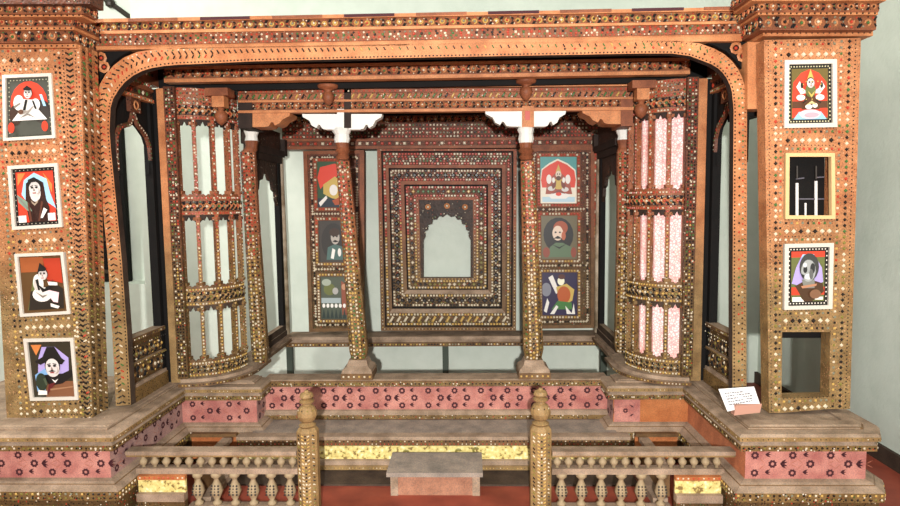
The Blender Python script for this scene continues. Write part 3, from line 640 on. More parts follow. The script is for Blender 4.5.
# lintel over the inner bay
t = thing('inner_beam', 'long scroll-carved beam directly behind the front arch, above both bowed screens', 'beam', (XC, .98, 2.85))
mb = MB(); beam_rows(mb, 164, 690, .93, [(66.5, 69, 57.5, 60, .025, 'wood', None), (69, 79, 60, 70.5, .0, 'wood_brown', 'scroll'), (79, 82.5, 70.5, 74, .02, 'wood', None)]); mb.build('beam_face', t)
mb = MB(); mb.box(-2.34, 1.78, 1.06, 1.10, 2.83, 3.055, 'black_wood'); mb.build('backing', t)
t = thing('pillar_beam', 'triple-banded carved beam resting on the white bracketed pillars', 'beam', (XC, YP, 2.66))
mb = MB(); beam_rows(mb, 238, 634, 1.15, [(84, 88.5, 82, 86, .03, 'wood', None), (90, 93.5, 87, 90.5, .015, 'wood_brown', 'beads'), (93.5, 100.5, 90.5, 97, .0, 'carved', 'green'), (100.5, 102.5, 97, 99, .02, 'wood', None), (102.5, 110.5, 99, 107, .0, 'wood_brown', 'scroll'), (110.5, 113, 107, 110, .02, 'wood', None)])
A = at(238, 88, 1.18); B = at(634, 88, 1.18); mb.box(A.x, B.x, 1.17, 1.25, 2.68, 2.86, 'black_wood'); mb.build('beam_face', t)
for u, v, r in ((328, 88, .045), (526, 83, .05)):
    mb = MB(); c = at(u, v, 1.05); mb.lathe((c.x, 1.05, c.z-.13), [(.005, 0), (.03, .02), (r, .06), (r*.9, .09), (.02, .105), (.045, .12), (.075, .13), (.08, .15)], 10, 'wood_brown'); mb.build('pendant_knob', t, True)
for mirrored in (False, True):
    MIRROR[0] = mirrored; t = thing('pendant_block', 'orange block with a turned drop above the '+('right' if mirrored else 'left')+' bowed screen', 'ornament', (-1.83, 1.0, 2.6), 'turned drops above the bowed screens')
    mb = MB(); mb.box(-1.89, -1.80, .95, 1.04, 2.69, 2.77, 'wood'); mb.box(-1.93, -1.76, .93, 1.06, 2.77, 2.825, 'wood_brown'); mb.build('block', t)
    mb = MB(); mb.lathe((-1.845, 1.0, 2.56), [(.005, 0), (.03, .02), (.05, .06), (.045, .09), (.02, .11), (.03, .13)], 10, 'wood_brown'); mb.build('drop', t, True)
MIRROR[0] = False
mb = MB(); mb.box(-2.45, 1.88, YA+.05, 2.8, 3.06, 3.1, 'black_wood'); tag(mb.build('roof_board'), 'dark boarded roof of the pavilion behind the front arch', 'roof')
# ------------------------------------------------------------------ rear wall of the pavilion
YB = 2.5
t = thing('back_cornice', 'dark cornice with red and white studded grids atop the rear wall', 'cornice', (XC, YB, 2.5))
mb = MB(); beam_rows(mb, 282, 612, YB, [(108, 117, 104, 113, .0, 'black_wood', None), (117, 124, 113, 121, .03, 'carved_dark', 'scroll'), (124, 139, 121, 137, .0, 'carved_dark', 'grid'), (139, 141.5, 137, 139.5, .03, 'wood_brown', None), (141.5, 146.5, 139.5, 144.5, .01, 'carved_dark', 'beads'), (146.5, 149.5, 144.5, 147, .03, 'wood_brown', None)]); mb.build('cornice_face', t)
t = thing('back_ledge', 'long dusty ledge with a studded edge under the pictures of the rear wall', 'ledge', (XC, YB, .53))
A = at(286, 343, 2.40); B = at(607, 343, 2.40)
mb = MB(); mb.box(A.x, B.x, 2.36, 2.62, .60, .63, 'dust'); mb.box(A.x, B.x, 2.40, 2.6, .565, .60, 'dust'); mb.box(A.x, B.x, 2.38, 2.6, .525, .565, 'wood_brown'); mb.row((A.x, 2.38, .545), (B.x, 2.38, .545), FN, .03, .008, 'lo'); mb.build('ledge_board', t)
for i, u in enumerate((290, 445.5, 603.5)):
    c = at(u, 360, 2.52)
    mb = MB(); mb.box(c.x-.03, c.x+.03, 2.5, 2.55, 0, .524, 'green_wood')
    tag(mb.build('support_leg'), 'dark green square leg under the rear ledge, '+('near the left corner', 'in the middle', 'near the right corner')[i], 'leg', 'legs under the rear ledge')
# picture panels: frame
def quadmap(q, Y):                                      # q: TL TR BR BL
    def f(s, t_, dy=0):
        a = (q[0][0]*(1-s)+q[1][0]*s, q[0][1]*(1-s)+q[1][1]*s); b = (q[3][0]*(1-s)+q[2][0]*s, q[3][1]*(1-s)+q[2][1]*s)
        return at(a[0]*(1-t_)+b[0]*t_, a[1]*(1-t_)+b[1]*t_, Y+dy)
    return f
def frame4(mb, o, i, depth, mat, nrm=FN, mats=None):    # o, i: world loops TL TR BR BL
    for k in range(4):
        j = (k+1) % 4; mb.poly([o[k], o[j], i[j], i[k]], nrm, depth, (mats or [mat]*4)[k])
def loop(f, s0, t0, s1, t1, dy=0): return [f(s0, t0, dy), f(s1, t0, dy), f(s1, t1, dy), f(s0, t1, dy)]
def lrow(mb, l, sp, sz, pal, kind='sq'):
    for k in range(4): mb.row(l[k], l[(k+1) % 4], FN, sp, sz, pal, kind)
def inset(l, d):                                        # shrink a loop by d metres
    c = sum(l, V((0, 0, 0)))/4; out = []
    for k in range(4):
        a = (l[(k+1) % 4]-l[k]).normalized(); b = (l[k-1]-l[k]).normalized(); out.append(l[k]+a*d+b*d)
    return out
def px(q, Y): return [at(u, v, Y) for u, v in q]
COL = {}
def colmat(c):
    k = 'paint_%02x%02x%02x' % c
    if k not in MATS: flat(k, c, .45)
    return k
def paint(mb, l, shapes):
    """flat painted picture: shapes in unit coordinates, y downwards, each layer a hair in front"""
    def P(x, y, h): return (l[0]*(1-x)+l[1]*x)*(1-y)+(l[3]*(1-x)+l[2]*x)*y + FN*h
    for i, sh in enumerate(shapes):
        h = .0008*(i+1); k, c = sh[0], colmat(sh[1])
        if k == 'r': x0, y0, x1, y1 = sh[2:]; pts = [(x0, y0), (x0, y1), (x1, y1), (x1, y0)]
        elif k == 'e': cx_, cy_, rx, ry = sh[2:6]; pts = [(cx_+rx*math.cos(a*math.pi/9), cy_-ry*math.sin(a*math.pi/9)) for a in range(18)]
        elif k == 'p': pts = sh[2]
        elif k == 'd':                                  # dotted border
            x0, y0, x1, y1, nn, r = sh[2:]
            for j in range(nn):
                f = (j+.5)/nn
                for (x, y) in ((x0+(x1-x0)*f, y0), (x0+(x1-x0)*f, y1), (x0, y0+(y1-y0)*f), (x1, y0+(y1-y0)*f)): mb.add([P(x-r, y-r*.8, h), P(x-r, y+r*.8, h), P(x+r, y+r*.8, h), P(x+r, y-r*.8, h)], [(0, 1, 2, 3)], c)
            continue
        pts = [(min(max(x, .0), 1.), min(max(y, .0), 1.)) for x, y in pts]
        ar = sum(pts[j][0]*pts[(j+1) % len(pts)][1]-pts[(j+1) % len(pts)][0]*pts[j][1] for j in range(len(pts)))
        if ar > 0: pts = pts[::-1]
        mb.add([P(x, y, h) for x, y in pts], [tuple(range(len(pts)))], c)
RED = (206, 60, 38); DR = (110, 36, 22); BK = (26, 22, 20); WH = (222, 216, 208); SK = (206, 196, 190); BL = (150, 190, 214); OL = (96, 100, 54); BR = (84, 50, 30); GY = (120, 120, 112); DG = (70, 70, 62); LV = (164, 148, 200); OR = (200, 120, 60); TE = (70, 140, 136); GD = (190, 160, 80); PK = (232, 190, 196); GN = (60, 110, 50)
def face(cx, cy, r, hair=BK, mous=False, c=SK):
    o = [('e', hair, cx, cy-r*.12, r*1.12, r*1.05), ('e', c, cx, cy, r, r*.95), ('e', (176, 160, 150), cx+r*.45, cy+r*.3, r*.4, r*.45), ('e', c, cx+r*.3, cy+r*.2, r*.42, r*.5),
         ('e', BK, cx-r*.4, cy-r*.15, r*.24, r*.13), ('e', BK, cx+r*.38, cy-r*.15, r*.24, r*.13), ('p', BK, [(cx-r*.7, cy-r*.36), (cx-r*.15, cy-r*.46), (cx-r*.15, cy-r*.36), (cx-r*.7, cy-r*.26)]), ('p', BK, [(cx+r*.7, cy-r*.36), (cx+r*.15, cy-r*.46), (cx+r*.15, cy-r*.36), (cx+r*.7, cy-r*.26)]),
         ('p', (130, 110, 100), [(cx-r*.03, cy-r*.1), (cx+r*.2, cy+r*.32), (cx-r*.18, cy+r*.32)]), ('r', (140, 50, 44), cx-r*.3, cy+r*.52, cx+r*.3, cy+r*.66)]
    if mous: o += [('p', BK, [(cx-r*.6, cy+r*.45), (cx, cy+r*.28), (cx+r*.6, cy+r*.45), (cx, cy+r*.5)])]
    return o
PICS = {
 'flute': [('r', DG, 0, 0, 1, 1), ('d', (180, 176, 150), .05, .04, .95, .96, 12, .012), ('e', RED, .5, .42, .42, .36), ('r', RED, .09, .42, .91, .62), ('r', DG, .08, .72, .95, .97), ('e', (54, 48, 44), .78, .58, .2, .2), ('e', (60, 40, 30), .2, .62, .14, .18), ('p', WH, [(.12, .72), (.3, .55), (.4, .36), (.62, .38), (.72, .55), (.9, .72)]), ('e', WH, .28, .42, .12, .13), ('e', WH, .66, .46, .1, .1), ('p', (150, 140, 130), [(.25, .58), (.5, .55), (.6, .48), (.62, .5), (.5, .6), (.3, .62)]), *face(.5, .27, .09), ('p', BK, [(.4, .2), (.5, .14), (.62, .2), (.56, .23), (.44, .22)]), ('p', BL, [(.78, .3), (.84, .3), (.92, .5), (.86, .5)]), ('e', RED, .13, .84, .07, .09), ('e', RED, .87, .84, .07, .09), ('p', BK, [(.46, .38), (.52, .38), (.46, .56), (.4, .56)]), ('p', (120, 112, 104), [(.3, .7), (.5, .6), (.7, .7), (.5, .64)]), ('p', (120, 112, 104), [(.2, .48), (.36, .42), (.36, .45), (.22, .52)]), ('e', (90, 60, 44), .36, .58, .06, .04), ('p', BK, [(.62, .4), (.66, .4), (.72, .54), (.68, .55)])],
 'lady': [('r', BK, 0, 0, 1, 1), ('r', RED, .07, .06, .93, .94), ('d', (190, 180, 160), .035, .03, .965, .97, 10, .01), ('p', OR, [(.3, .08), (.1, .3), (.12, .08)]), ('p', OR, [(.7, .08), (.9, .3), (.88, .45), (.8, .3)]), ('p', BL, [(.5, .08), (.26, .2), (.18, .45), (.3, .6), (.75, .6), (.95, .72), (.84, .45), (.78, .2)]), ('p', (50, 26, 20), [(.5, .16), (.3, .26), (.26, .6), (.32, .94), (.78, .94), (.8, .7), (.74, .55), (.7, .26)]), ('p', (120, 140, 120), [(.08, .45), (.3, .58), (.4, .75), (.3, .74), (.1, .58)]), ('e', SK, .5, .42, .13, .17), *face(.5, .36, .13), ('p', BK, [(.34, .36), (.38, .2), (.52, .16), (.66, .24), (.68, .36), (.6, .24), (.45, .25)]), ('r', WH, .1, .82, .28, .94), ('r', WH, .78, .8, .95, .93), ('p', WH, [(.7, .7), (.78, .74), (.66, .88), (.6, .88)]), ('p', (150, 130, 110), [(.42, .56), (.5, .62), (.6, .55), (.58, .6), (.5, .66), (.44, .61)]), ('p', (90, 50, 36), [(.34, .6), (.38, .6), (.42, .93), (.37, .93)]), ('p', (90, 50, 36), [(.66, .58), (.7, .6), (.6, .93), (.56, .93)]), ('p', GY, [(.1, .48), (.14, .48), (.34, .68), (.32, .7)])],
 'seated': [('r', (88, 60, 30), 0, 0, 1, 1), ('r', (150, 80, 40), .02, .02, .55, .28), ('p', (170, 54, 30), [(.55, .05), (.95, .05), (.95, .5), (.6, .42)]), ('p', OL, [(.3, .35), (.5, .5), (.3, .95), (.1, .95)]), ('p', (40, 32, 24), [(.12, .95), (.2, .62), (.8, .5), (.95, .6), (.92, .95)]), ('e', WH, .46, .68, .22, .13), ('e', WH, .4, .48, .12, .16), ('p', (236, 200, 204), [(.6, .6), (.85, .66), (.8, .84), (.7, .82), (.62, .72)]), *face(.53, .33, .1), ('p', BK, [(.42, .3), (.5, .12), (.64, .22), (.6, .27), (.48, .27)]), ('p', BK, [(.42, .5), (.55, .58), (.72, .5), (.68, .6), (.5, .64)]), ('p', WH, [(.64, .45), (.86, .48), (.86, .53), (.66, .52)]), ('p', WH, [(.66, .84), (.86, .9), (.82, .94), (.66, .9)]), ('p', (120, 110, 100), [(.34, .62), (.5, .7), (.62, .68), (.5, .74)]), ('e', (190, 180, 172), .38, .5, .05, .1), ('p', (150, 30, 30), [(.66, .44), (.78, .42), (.78, .44), (.66, .46)]), ('p', BK, [(.38, .42), (.44, .4), (.46, .6), (.42, .6)])],
 'hat': [('r', (50, 44, 30), 0, 0, 1, 1), ('p', OR, [(.05, .06), (.3, .06), (.15, .25)]), ('p', LV, [(.3, .1), (.6, .1), (.9, .3), (.88, .62), (.15, .6), (.2, .3)]), ('p', (120, 160, 200), [(.08, .6), (.4, .45), (.42, .9), (.1, .9)]), ('r', (120, 78, 52), .3, .72, 1, 1), ('p', BK, [(.1, .36), (.3, .28), (.42, .1), (.6, .1), (.74, .3), (.82, .35), (.74, .42), (.4, .36), (.24, .42)]), ('p', BK, [(.3, .6), (.74, .58), (.98, .5), (.98, .62), (.72, .76), (.4, .8)]), ('e', SK, .52, .48, .17, .16), *face(.52, .46, .16, mous=True), ('e', (40, 50, 36), .25, .72, .13, .16), ('p', WH, [(.16, .86), (.36, .88), (.36, .95), (.14, .95)]), ('p', (90, 30, 30), [(.42, .76), (.6, .72), (.36, .95)]), ('p', WH, [(.5, .66), (.58, .7), (.66, .66), (.58, .74)]), ('p', (70, 80, 60), [(.3, .66), (.36, .64), (.4, .76), (.36, .78)]), ('p', (150, 110, 80), [(.45, .84), (1, .8), (1, .82), (.45, .87)])],
 'deity': [('r', BK, 0, 0, 1, 1), ('d', (200, 190, 150), .04, .035, .96, .965, 14, .014), ('r', (100, 84, 40), .08, .07, .92, .93), ('p', RED, [(.1, .5), (.12, .3), (.3, .14), (.5, .08), (.7, .14), (.88, .3), (.9, .5), (.9, .9), (.1, .9)]), ('p', BR, [(.1, .62), (.9, .62), (.9, .74), (.1, .74)]), ('p', (140, 180, 200), [(.12, .93), (.25, .8), (.75, .8), (.88, .93)]), ('e', PK, .5, .84, .24, .08), ('p', BR, [(.3, .76), (.4, .5), (.6, .5), (.72, .76)]), ('p', WH, [(.28, .5), (.18, .38), (.26, .28), (.32, .4), (.46, .48)]), ('p', WH, [(.72, .5), (.84, .38), (.76, .28), (.7, .4), (.54, .48)]), ('e', WH, .28, .56, .1, .05), ('e', WH, .72, .56, .1, .05), ('p', GD, [(.42, .26), (.5, .08), (.58, .26)]), ('e', OL, .5, .44, .12, .12), *face(.5, .32, .085), ('e', WH, .44, .72, .08, .04), ('e', WH, .58, .7, .06, .04), ('p', GD, [(.42, .45), (.5, .52), (.58, .45), (.56, .5), (.5, .57), (.44, .5)]), ('e', BK, .28, .36, .03, .05), ('e', BK, .73, .36, .03, .05), ('p', (190, 170, 120), [(.36, .7), (.5, .62), (.64, .7), (.5, .67)]), ('p', BK, [(.3, .64), (.4, .6), (.4, .62), (.3, .67)]), ('p', BK, [(.7, .64), (.6, .6), (.6, .62), (.7, .67)]), ('e', (200, 150, 160), .5, .86, .16, .04), ('d', GD, .3, .3, .7, .6, 3, .012)],
 'grey': [('r', BK, 0, 0, 1, 1), ('d', (225, 215, 200), .04, .035, .96, .965, 12, .014), ('r', OL, .09, .07, .91, .93), ('r', RED, .09, .07, .91, .17), ('p', LV, [(.36, .12), (.64, .12), (.84, .35), (.88, .6), (.5, .7), (.1, .62), (.2, .35)]), ('p', BL, [(.36, .12), (.64, .12), (.74, .3), (.3, .3)]), ('r', (184, 60, 36), .09, .68, .91, .82), ('p', (70, 46, 26), [(.18, .66), (.5, .54), (.86, .62), (.9, .76), (.6, .93), (.4, .93)]), ('p', GY, [(.34, .55), (.66, .55), (.66, .7), (.4, .7)]), ('e', (58, 58, 56), .52, .34, .24, .24), ('e', (150, 152, 150), .5, .4, .18, .19), ('e', (40, 40, 40), .42, .38, .05, .06), ('e', (44, 44, 44), .6, .36, .06, .09), ('e', (210, 212, 210), .5, .5, .1, .05), ('p', WH, [(.1, .85), (.3, .85), (.4, .93), (.1, .93)]), ('r', WH, .66, .85, .86, .9), ('e', (92, 92, 90), .56, .46, .05, .09), ('e', (200, 200, 196), .4, .3, .05, .04), ('p', (40, 40, 40), [(.3, .44), (.4, .48), (.36, .54)]), ('p', (170, 120, 90), [(.3, .66), (.7, .62), (.68, .66), (.34, .7)]), ('e', (120, 84, 60), .66, .8, .14, .08)],
 'redcap': [('r', (40, 70, 40), 0, 0, 1, 1), ('r', (30, 40, 50), 0, .8, 1, 1), ('p', RED, [(.0, .35), (.1, .12), (.6, .04), (.8, .12), (.75, .3), (.3, .45), (.1, .6)]), ('e', SK, .84, .25, .1, .1), ('p', GD, [(.2, .5), (.6, .32), (.95, .5), (.98, .85), (.5, .8), (.2, .7)]), ('e', WH, .55, .62, .14, .12), ('p', (160, 70, 30), [(.5, .85), (.98, .7), (.95, .92), (.6, .95)]), ('p', WH, [(.04, .9), (.3, .74), (.34, .8), (.1, .98)])],
 'dim': [('r', (60, 54, 48), 0, 0, 1, 1), ('e', (44, 40, 36), .5, .5, .42, .44), ('p', (70, 96, 90), [(.25, .94), (.3, .64), (.55, .56), (.85, .64), (.92, .94)]), ('e', (170, 160, 150), .56, .4, .15, .17), ('e', (60, 40, 30), .54, .28, .18, .1), ('e', BK, .5, .38, .03, .02), ('e', BK, .62, .38, .03, .02), ('p', BK, [(.46, .5), (.56, .46), (.68, .5), (.56, .52)]), ('p', WH, [(.4, .9), (.46, .66), (.56, .7), (.5, .92)]), ('e', WH, .7, .76, .06, .1)],
 'crowd': [('r', (74, 80, 66), 0, 0, 1, 1), ('e', OL, .3, .3, .2, .14), ('e', (150, 156, 140), .2, .14, .16, .08), ('e', (160, 156, 150), .5, .34, .1, .08), ('p', (130, 70, 50), [(.7, .1), (.9, .2), (.95, .9), (.72, .9)]), ('r', (150, 160, 160), .02, .5, .68, .62)] + [('e', WH, .1+.14*i, .68, .05, .05) for i in range(6)] + [('p', (40, 50, 46), [(.04+.14*i, .98), (.1+.14*i, .74), (.16+.14*i, .98)]) for i in range(6)] + [('e', (180, 130, 100), .8, .24, .08, .07)],
 'enthroned': [('r', TE, 0, 0, 1, 1), ('p', (220, 210, 190), [(.0, .5), (.04, .26), (.24, .14), (.48, .04), (.76, .14), (.97, .28), (1, .5), (1, 1), (0, 1)]), ('p', RED, [(.02, .5), (.06, .28), (.26, .17), (.48, .08), (.74, .17), (.94, .3), (.98, .5), (.95, .66), (.05, .66)]), ('p', (150, 70, 50), [(.14, .8), (.2, .5), (.5, .3), (.8, .5), (.88, .8)]), ('e', WH, .24, .48, .07, .1), ('e', WH, .76, .48, .07, .1), ('p', GD, [(.42, .34), (.5, .16), (.58, .34)]), ('e', (210, 190, 170), .5, .38, .08, .08), ('e', GD, .5, .58, .16, .12), ('e', (200, 196, 190), .3, .68, .1, .05), ('e', (200, 196, 190), .68, .7, .1, .05), ('r', (170, 196, 206), .05, .86, .95, .97), ('p', WH, [(.2, .82), (.5, .74), (.84, .82), (.7, .9), (.3, .9)]), ('e', RED, .5, .8, .08, .04), ('e', BR, .5, .46, .07, .05), ('p', (110, 50, 40), [(.3, .6), (.44, .5), (.42, .64), (.34, .7)]), ('p', (110, 50, 40), [(.7, .6), (.56, .5), (.58, .64), (.66, .7)]), ('e', BK, .47, .37, .015, .015), ('e', BK, .53, .37, .015, .015), ('e', WH, .36, .5, .04, .06), ('e', WH, .64, .5, .04, .06), ('p', (120, 60, 50), [(.3, .8), (.5, .7), (.7, .8), (.5, .76)])],
 'bust': [('r', (96, 86, 60), 0, 0, 1, 1), ('e', BK, .48, .44, .42, .4), ('p', (84, 104, 76), [(.2, .95), (.24, .72), (.4, .62), (.6, .62), (.84, .72), (.9, .95)]), ('e', (130, 60, 40), .14, .84, .1, .12), ('e', (130, 60, 40), .9, .84, .08, .12), ('e', (150, 70, 40), .54, .28, .2, .16), ('e', (214, 190, 170), .46, .4, .15, .17), ('e', BK, .4, .38, .03, .02), ('e', BK, .52, .38, .03, .02), ('p', BK, [(.34, .52), (.46, .46), (.58, .52), (.46, .53)]), ('e', (170, 90, 60), .62, .46, .06, .1), ('p', BK, [(.3, .66), (.5, .76), (.7, .64), (.5, .72)])],
 'drummer': [('r', (36, 24, 60), 0, 0, 1, 1), ('e', (120, 120, 130), .12, .4, .14, .16), ('p', WH, [(.18, .12), (.3, .06), (.42, .3), (.5, .44), (.4, .5), (.28, .3)]), ('e', (230, 226, 200), .54, .2, .1, .1), ('e', (80, 40, 30), .56, .1, .1, .06), ('p', GD, [(.4, .34), (.7, .26), (.92, .4), (.86, .66), (.5, .8)]), ('e', (170, 80, 30), .62, .52, .19, .2), ('p', GN, [(.26, .86), (.44, .66), (.84, .7), (.86, .86)]), ('p', WH, [(.22, .97), (.4, .76), (.46, .8), (.34, .97)]), ('p', WH, [(.66, .78), (.84, .95), (.9, .72), (.94, .97), (.7, .97)]), ('p', WH, [(.04, .9), (.14, .6), (.2, .7), (.12, .94)])],
}
def picture(key, label, q, Y, fw, fm, group, deco=False, name='framed_painting'):
    l = px(q, Y-.012); c = sum(l, V((0, 0, 0)))/4
    t = thing(name, label, 'picture', (c.x, Y, min(p.z for p in l)), group)
    i = inset(l, fw); mb = MB(); frame4(mb, l, i, .03, fm); mb.box(0, 0, 0, 0, 0, 0, fm) if False else None
    if deco: lrow(mb, inset(l, fw*.5), .03, fw*.28, 'rim')
    mb.build('frame', t)
    i2 = [p+V((0, .016, 0)) for p in inset(l, fw*.6)]
    mb = MB(); mb.poly(i2, FN, .008, 'pit'); paint(mb, [p-V((0, .001, 0)) for p in [q_+V((0, .016, 0)) for q_ in i]], PICS[key]); mb.build('painted_glass', t)
    return t
# ---- left pier
def pier_deco(mb, A, B, w, Y):   # stud columns along a stile A->B (top, bottom), w list of x offsets with style
    for dx, sp, sz, pal, kd in w: mb.row(A+V((dx, 0, 0)), B+V((dx, 0, 0)), FN, sp, sz, pal, kd)
def pier(label, Y, tl, tr, br, bl, holes, dep, colsL, colsR):
    """holes: measured loops TL TR BR BL, top to bottom"""
    c = at((bl[0]+br[0])/2, bl[1], Y); t = thing('carved_pier', label, 'pier', (c.x, Y, .6), 'front piers holding the pictures')
    o = px([tl, tr, br, bl], Y); H_ = [px(h, Y) for h in holes]
    L_ = [o[0], H_[0][0], H_[-1][3], o[3]]
    def xat(a, b, z): f = (z-a.z)/(b.z-a.z); return a+(b-a)*f
    # stiles follow the line of the openings
    il = (H_[0][0], H_[-1][3]); ir = (H_[0][1], H_[-1][2])
    def line(pts, z):                                   # piecewise line through hole corners
        return xat(pts[0], pts[1], z)
    lt, lb = line(il, o[0].z), line(il, o[3].z); rt, rb = line(ir, o[1].z), line(ir, o[2].z)
    mb = MB(); mb.poly([o[0], lt, lb, o[3]], FN, dep, 'inlaid')
    for f, sp, sz, pal, kd in colsL: mb.row(o[0]*(1-f)+lt*f, o[3]*(1-f)+lb*f, FN, sp, sz, pal, kd)
    mb.build('stile', t)
    mb = MB(); mb.poly([rt, o[1], o[2], rb], FN, dep, 'inlaid')
    for f, sp, sz, pal, kd in colsR: mb.row(rt*(1-f)+o[1]*f, rb*(1-f)+o[2]*f, FN, sp, sz, pal, kd)
    mb.build('stile', t)
    zs = [None]+H_+[None]
    for k in range(len(H_)+1):
        if k == 0: top = (lt, rt)
        else: top = (line(il, H_[k-1][3].z), line(ir, H_[k-1][2].z))
        if k == len(H_): bot = (lb, rb)
        else: bot = (line(il, H_[k][0].z), line(ir, H_[k][1].z))
        mb = MB(); mb.poly([top[0], top[1], bot[1], bot[0]], FN, dep, 'inlaid')
        h = top[0].z-bot[0].z; n_ = max(2, int(h/.045))
        for j in range(n_):
            f = (j+.5)/n_; a = top[0]*(1-f)+bot[0]*f; b = top[1]*(1-f)+bot[1]*f
            mid = (j == n_//2); mb.row(a, b, FN, .034 if not mid else .045, .009 if not mid else .014, 'mix' if not mid else 'wt', 'sq' if not mid else 'dia')
            if not mid: mb.row(a+V((0, 0, .021)), b+V((0, 0, .021)), FN, .022, .004, 'dk')
        mb.build('rail', t)
    return t, o
colsA = [(.25, .034, .010, 'dark', 'dia'), (.42, .03, .006, 'dk', 'sq'), (.62, .036, .010, 'mix', 'sq'), (.82, .036, .010, 'mix', 'dia')]
YL = .2
hL = [[(2, 75), (51, 73), (55, 138), (3, 141)], [(7, 166), (57, 163), (62, 227), (12, 230)], [(14, 254), (63, 252), (70, 314), (20, 317)], [(23, 339), (73, 338), (78, 400), (30, 401)]]
t, o = pier('carved pier with four framed glass paintings at the left of the arch', YL, (-14, 47), (80, 45), (92.5, 421), (7, 422), hL, .14,
  [(.6, .036, .010, 'mix', 'dia'), (.85, .036, .009, 'mix', 'sq')], [(.16, .036, .009, 'mix', 'sq'), (.30, .03, .009, 'dark', 'dia'), (.43, .022, .005, 'dk', 'sq'), (.58, .034, .013, 'dk', 'slot'), (.69, .034, .012, 'darkhi', 'slot2'), (.84, .024, .005, 'dk', 'sq'), (.93, .03, .006, 'mix', 'sq')])
mb = MB(); R1, R2 = o[1].copy(), o[2].copy()                         # reeded inner return
for k, (dx, y0, y1, m) in enumerate(((.004, .345, .23, 'x'),)[:0] or ((.0, .20+.015, .25, 'wood'), (-.014, .25, .275, 'wood_brown'), (.0, .275, .315, 'wood'), (-.014, .315, .335, 'wood_brown'), (.0, .335, .375, 'wood'))):
    mb.hexa([R2+V((-.05, y0-YL, 0)), R2+V((dx, y0-YL, 0)), R2+V((dx, y1-YL, 0)), R2+V((-.05, y1-YL, 0))][::-1], [R1+V((-.05, y0-YL, 0)), R1+V((dx, y0-YL, 0)), R1+V((dx, y1-YL, 0)), R1+V((-.05, y1-YL, 0))][::-1], m)
    if k % 2 == 0: mb.row(R2+V((dx, (y0+y1)/2-YL, .02)), R1+V((dx, (y0+y1)/2-YL, -.02)), (1, 0, 0), .034, .011, 'dark', 'slot')
mb.build('reeded_return', t)
GP = 'glass paintings in the front piers'
picture('flute', 'painting of a seated figure in white before a red arch, topmost on left pier', hL[0], YL, .019, 'frame_white', GP)
picture('lady', 'portrait of a figure in dark hooded robe before a pale blue halo, left pier', hL[1], YL, .021, 'frame_white', GP)
picture('seated', 'painting of a seated figure in white playing a pipe on brown, left pier', hL[2], YL, .019, 'frame_white', GP)
picture('hat', 'portrait of a moustached man in a wide black hat, lowest on left pier', hL[3], YL, .021, 'frame_white', GP)
# ---- right pier
YR = .25
hR = [[(785, 60), (837, 59), (837.5, 127), (784.5, 128)], [(786, 153), (835, 153), (835.5, 219), (785.5, 219)], [(785, 244), (834, 243), (832.5, 309), (784.5, 310)], [(783, 332), (830, 332), (829, 397), (781.5, 398)]]
t, o = pier('carved right pier with two paintings, a barred opening and an empty opening', YR, (764, 40), (861, 38), (850, 409), (769, 413), hR, .10,
  [(.2, .022, .004, 'dk', 'sq'), (.55, .036, .011, 'dark', 'dia'), (.82, .036, .008, 'mix', 'sq')], [(.18, .036, .009, 'mix', 'sq'), (.52, .036, .011, 'dark', 'dia'), (.78, .024, .005, 'dk', 'sq')])
picture('deity', 'painting of a crowned deity seated on a lotus before red, on right pier', hR[0], YR, .026, 'frame_white', GP)
picture('grey', 'worn portrait with a grey scratched face in a lilac halo, on right pier', hR[2], YR, .024, 'frame_white', GP)
l = px(hR[1], YR-.012); t5 = thing('barred_frame', 'cream-framed dark opening with thin pale bars between two right pier paintings', 'frame', (l[3].x+.15, YR, l[3].z))
mb = MB(); frame4(mb, l, inset(l, .022), .03, 'cream'); mb.build('frame', t5)
mb = MB(); mb.poly([p+V((0, .11, 0)) for p in l], FN, .01, 'black_wood'); mb.build('back_board', t5)
for (a, b, m, w) in (((797, 166), (797, 179), 'iron', .008), ((797, 183), (797, 218), 'rod_white', .012), ((816, 166), (816, 179), 'iron', .008), ((816, 181), (816, 218), 'rod_white', .012), ((805.5, 203), (805.5, 218), 'rod_white', .008), ((796, 179), (804, 178), 'ink', .006), ((816, 177.5), (824, 177), 'ink', .006), ((797, 199), (824, 199), 'ink', .006)):
    mb = MB(); mb.tube([at(*a, YR+.08), at(*b, YR+.08)], w*.75, m); mb.build('bar', t5)
# pier cornices
def cornice(label, rows, Y, rt_, name='pier_cornice'):
    c = at((rows[0][0]+rows[0][1])/2, 40, Y); t = thing(name, label, 'cornice', (c.x, Y, c.z), 'cornices capping the front piers')
    for k, (u0, u1, v0, v1, out, m, deco) in enumerate(rows):
        y = Y-out; A, B, Cc, D = at(u0, v0, y), at(u1, v0-.3, y), at(u1, v1-.3, y), at(u0, v1, y)
        ret = (rt_ if u0 > 300 else (.16+out if out < .1 else .13)); mb = MB(); mb.poly([A, B, Cc, D], FN, ret, m); w = A-D
        if deco: mb.scroll(D+w*.1, Cc+w*.1, w*.8, FN, w.length*1.05)
        if deco:                                       # inward return face
            s = 1 if u0 < 300 else -1; E0 = (Cc if s > 0 else D); E1 = E0+V((0, ret, 0)); nx = V((s, 0, 0))
            (mb.scroll(E0+w*.1, E1+w*.1, w*.8, nx, w.length*1.05) if s > 0 else mb.scroll(E1+w*.1, E0+w*.1, w*.8, nx, w.length*1.05))
        else: mb.row((A+D)/2, (B+Cc)/2, FN, .035, .006, 'dk')
        mb.build('moulding', t)
    return t
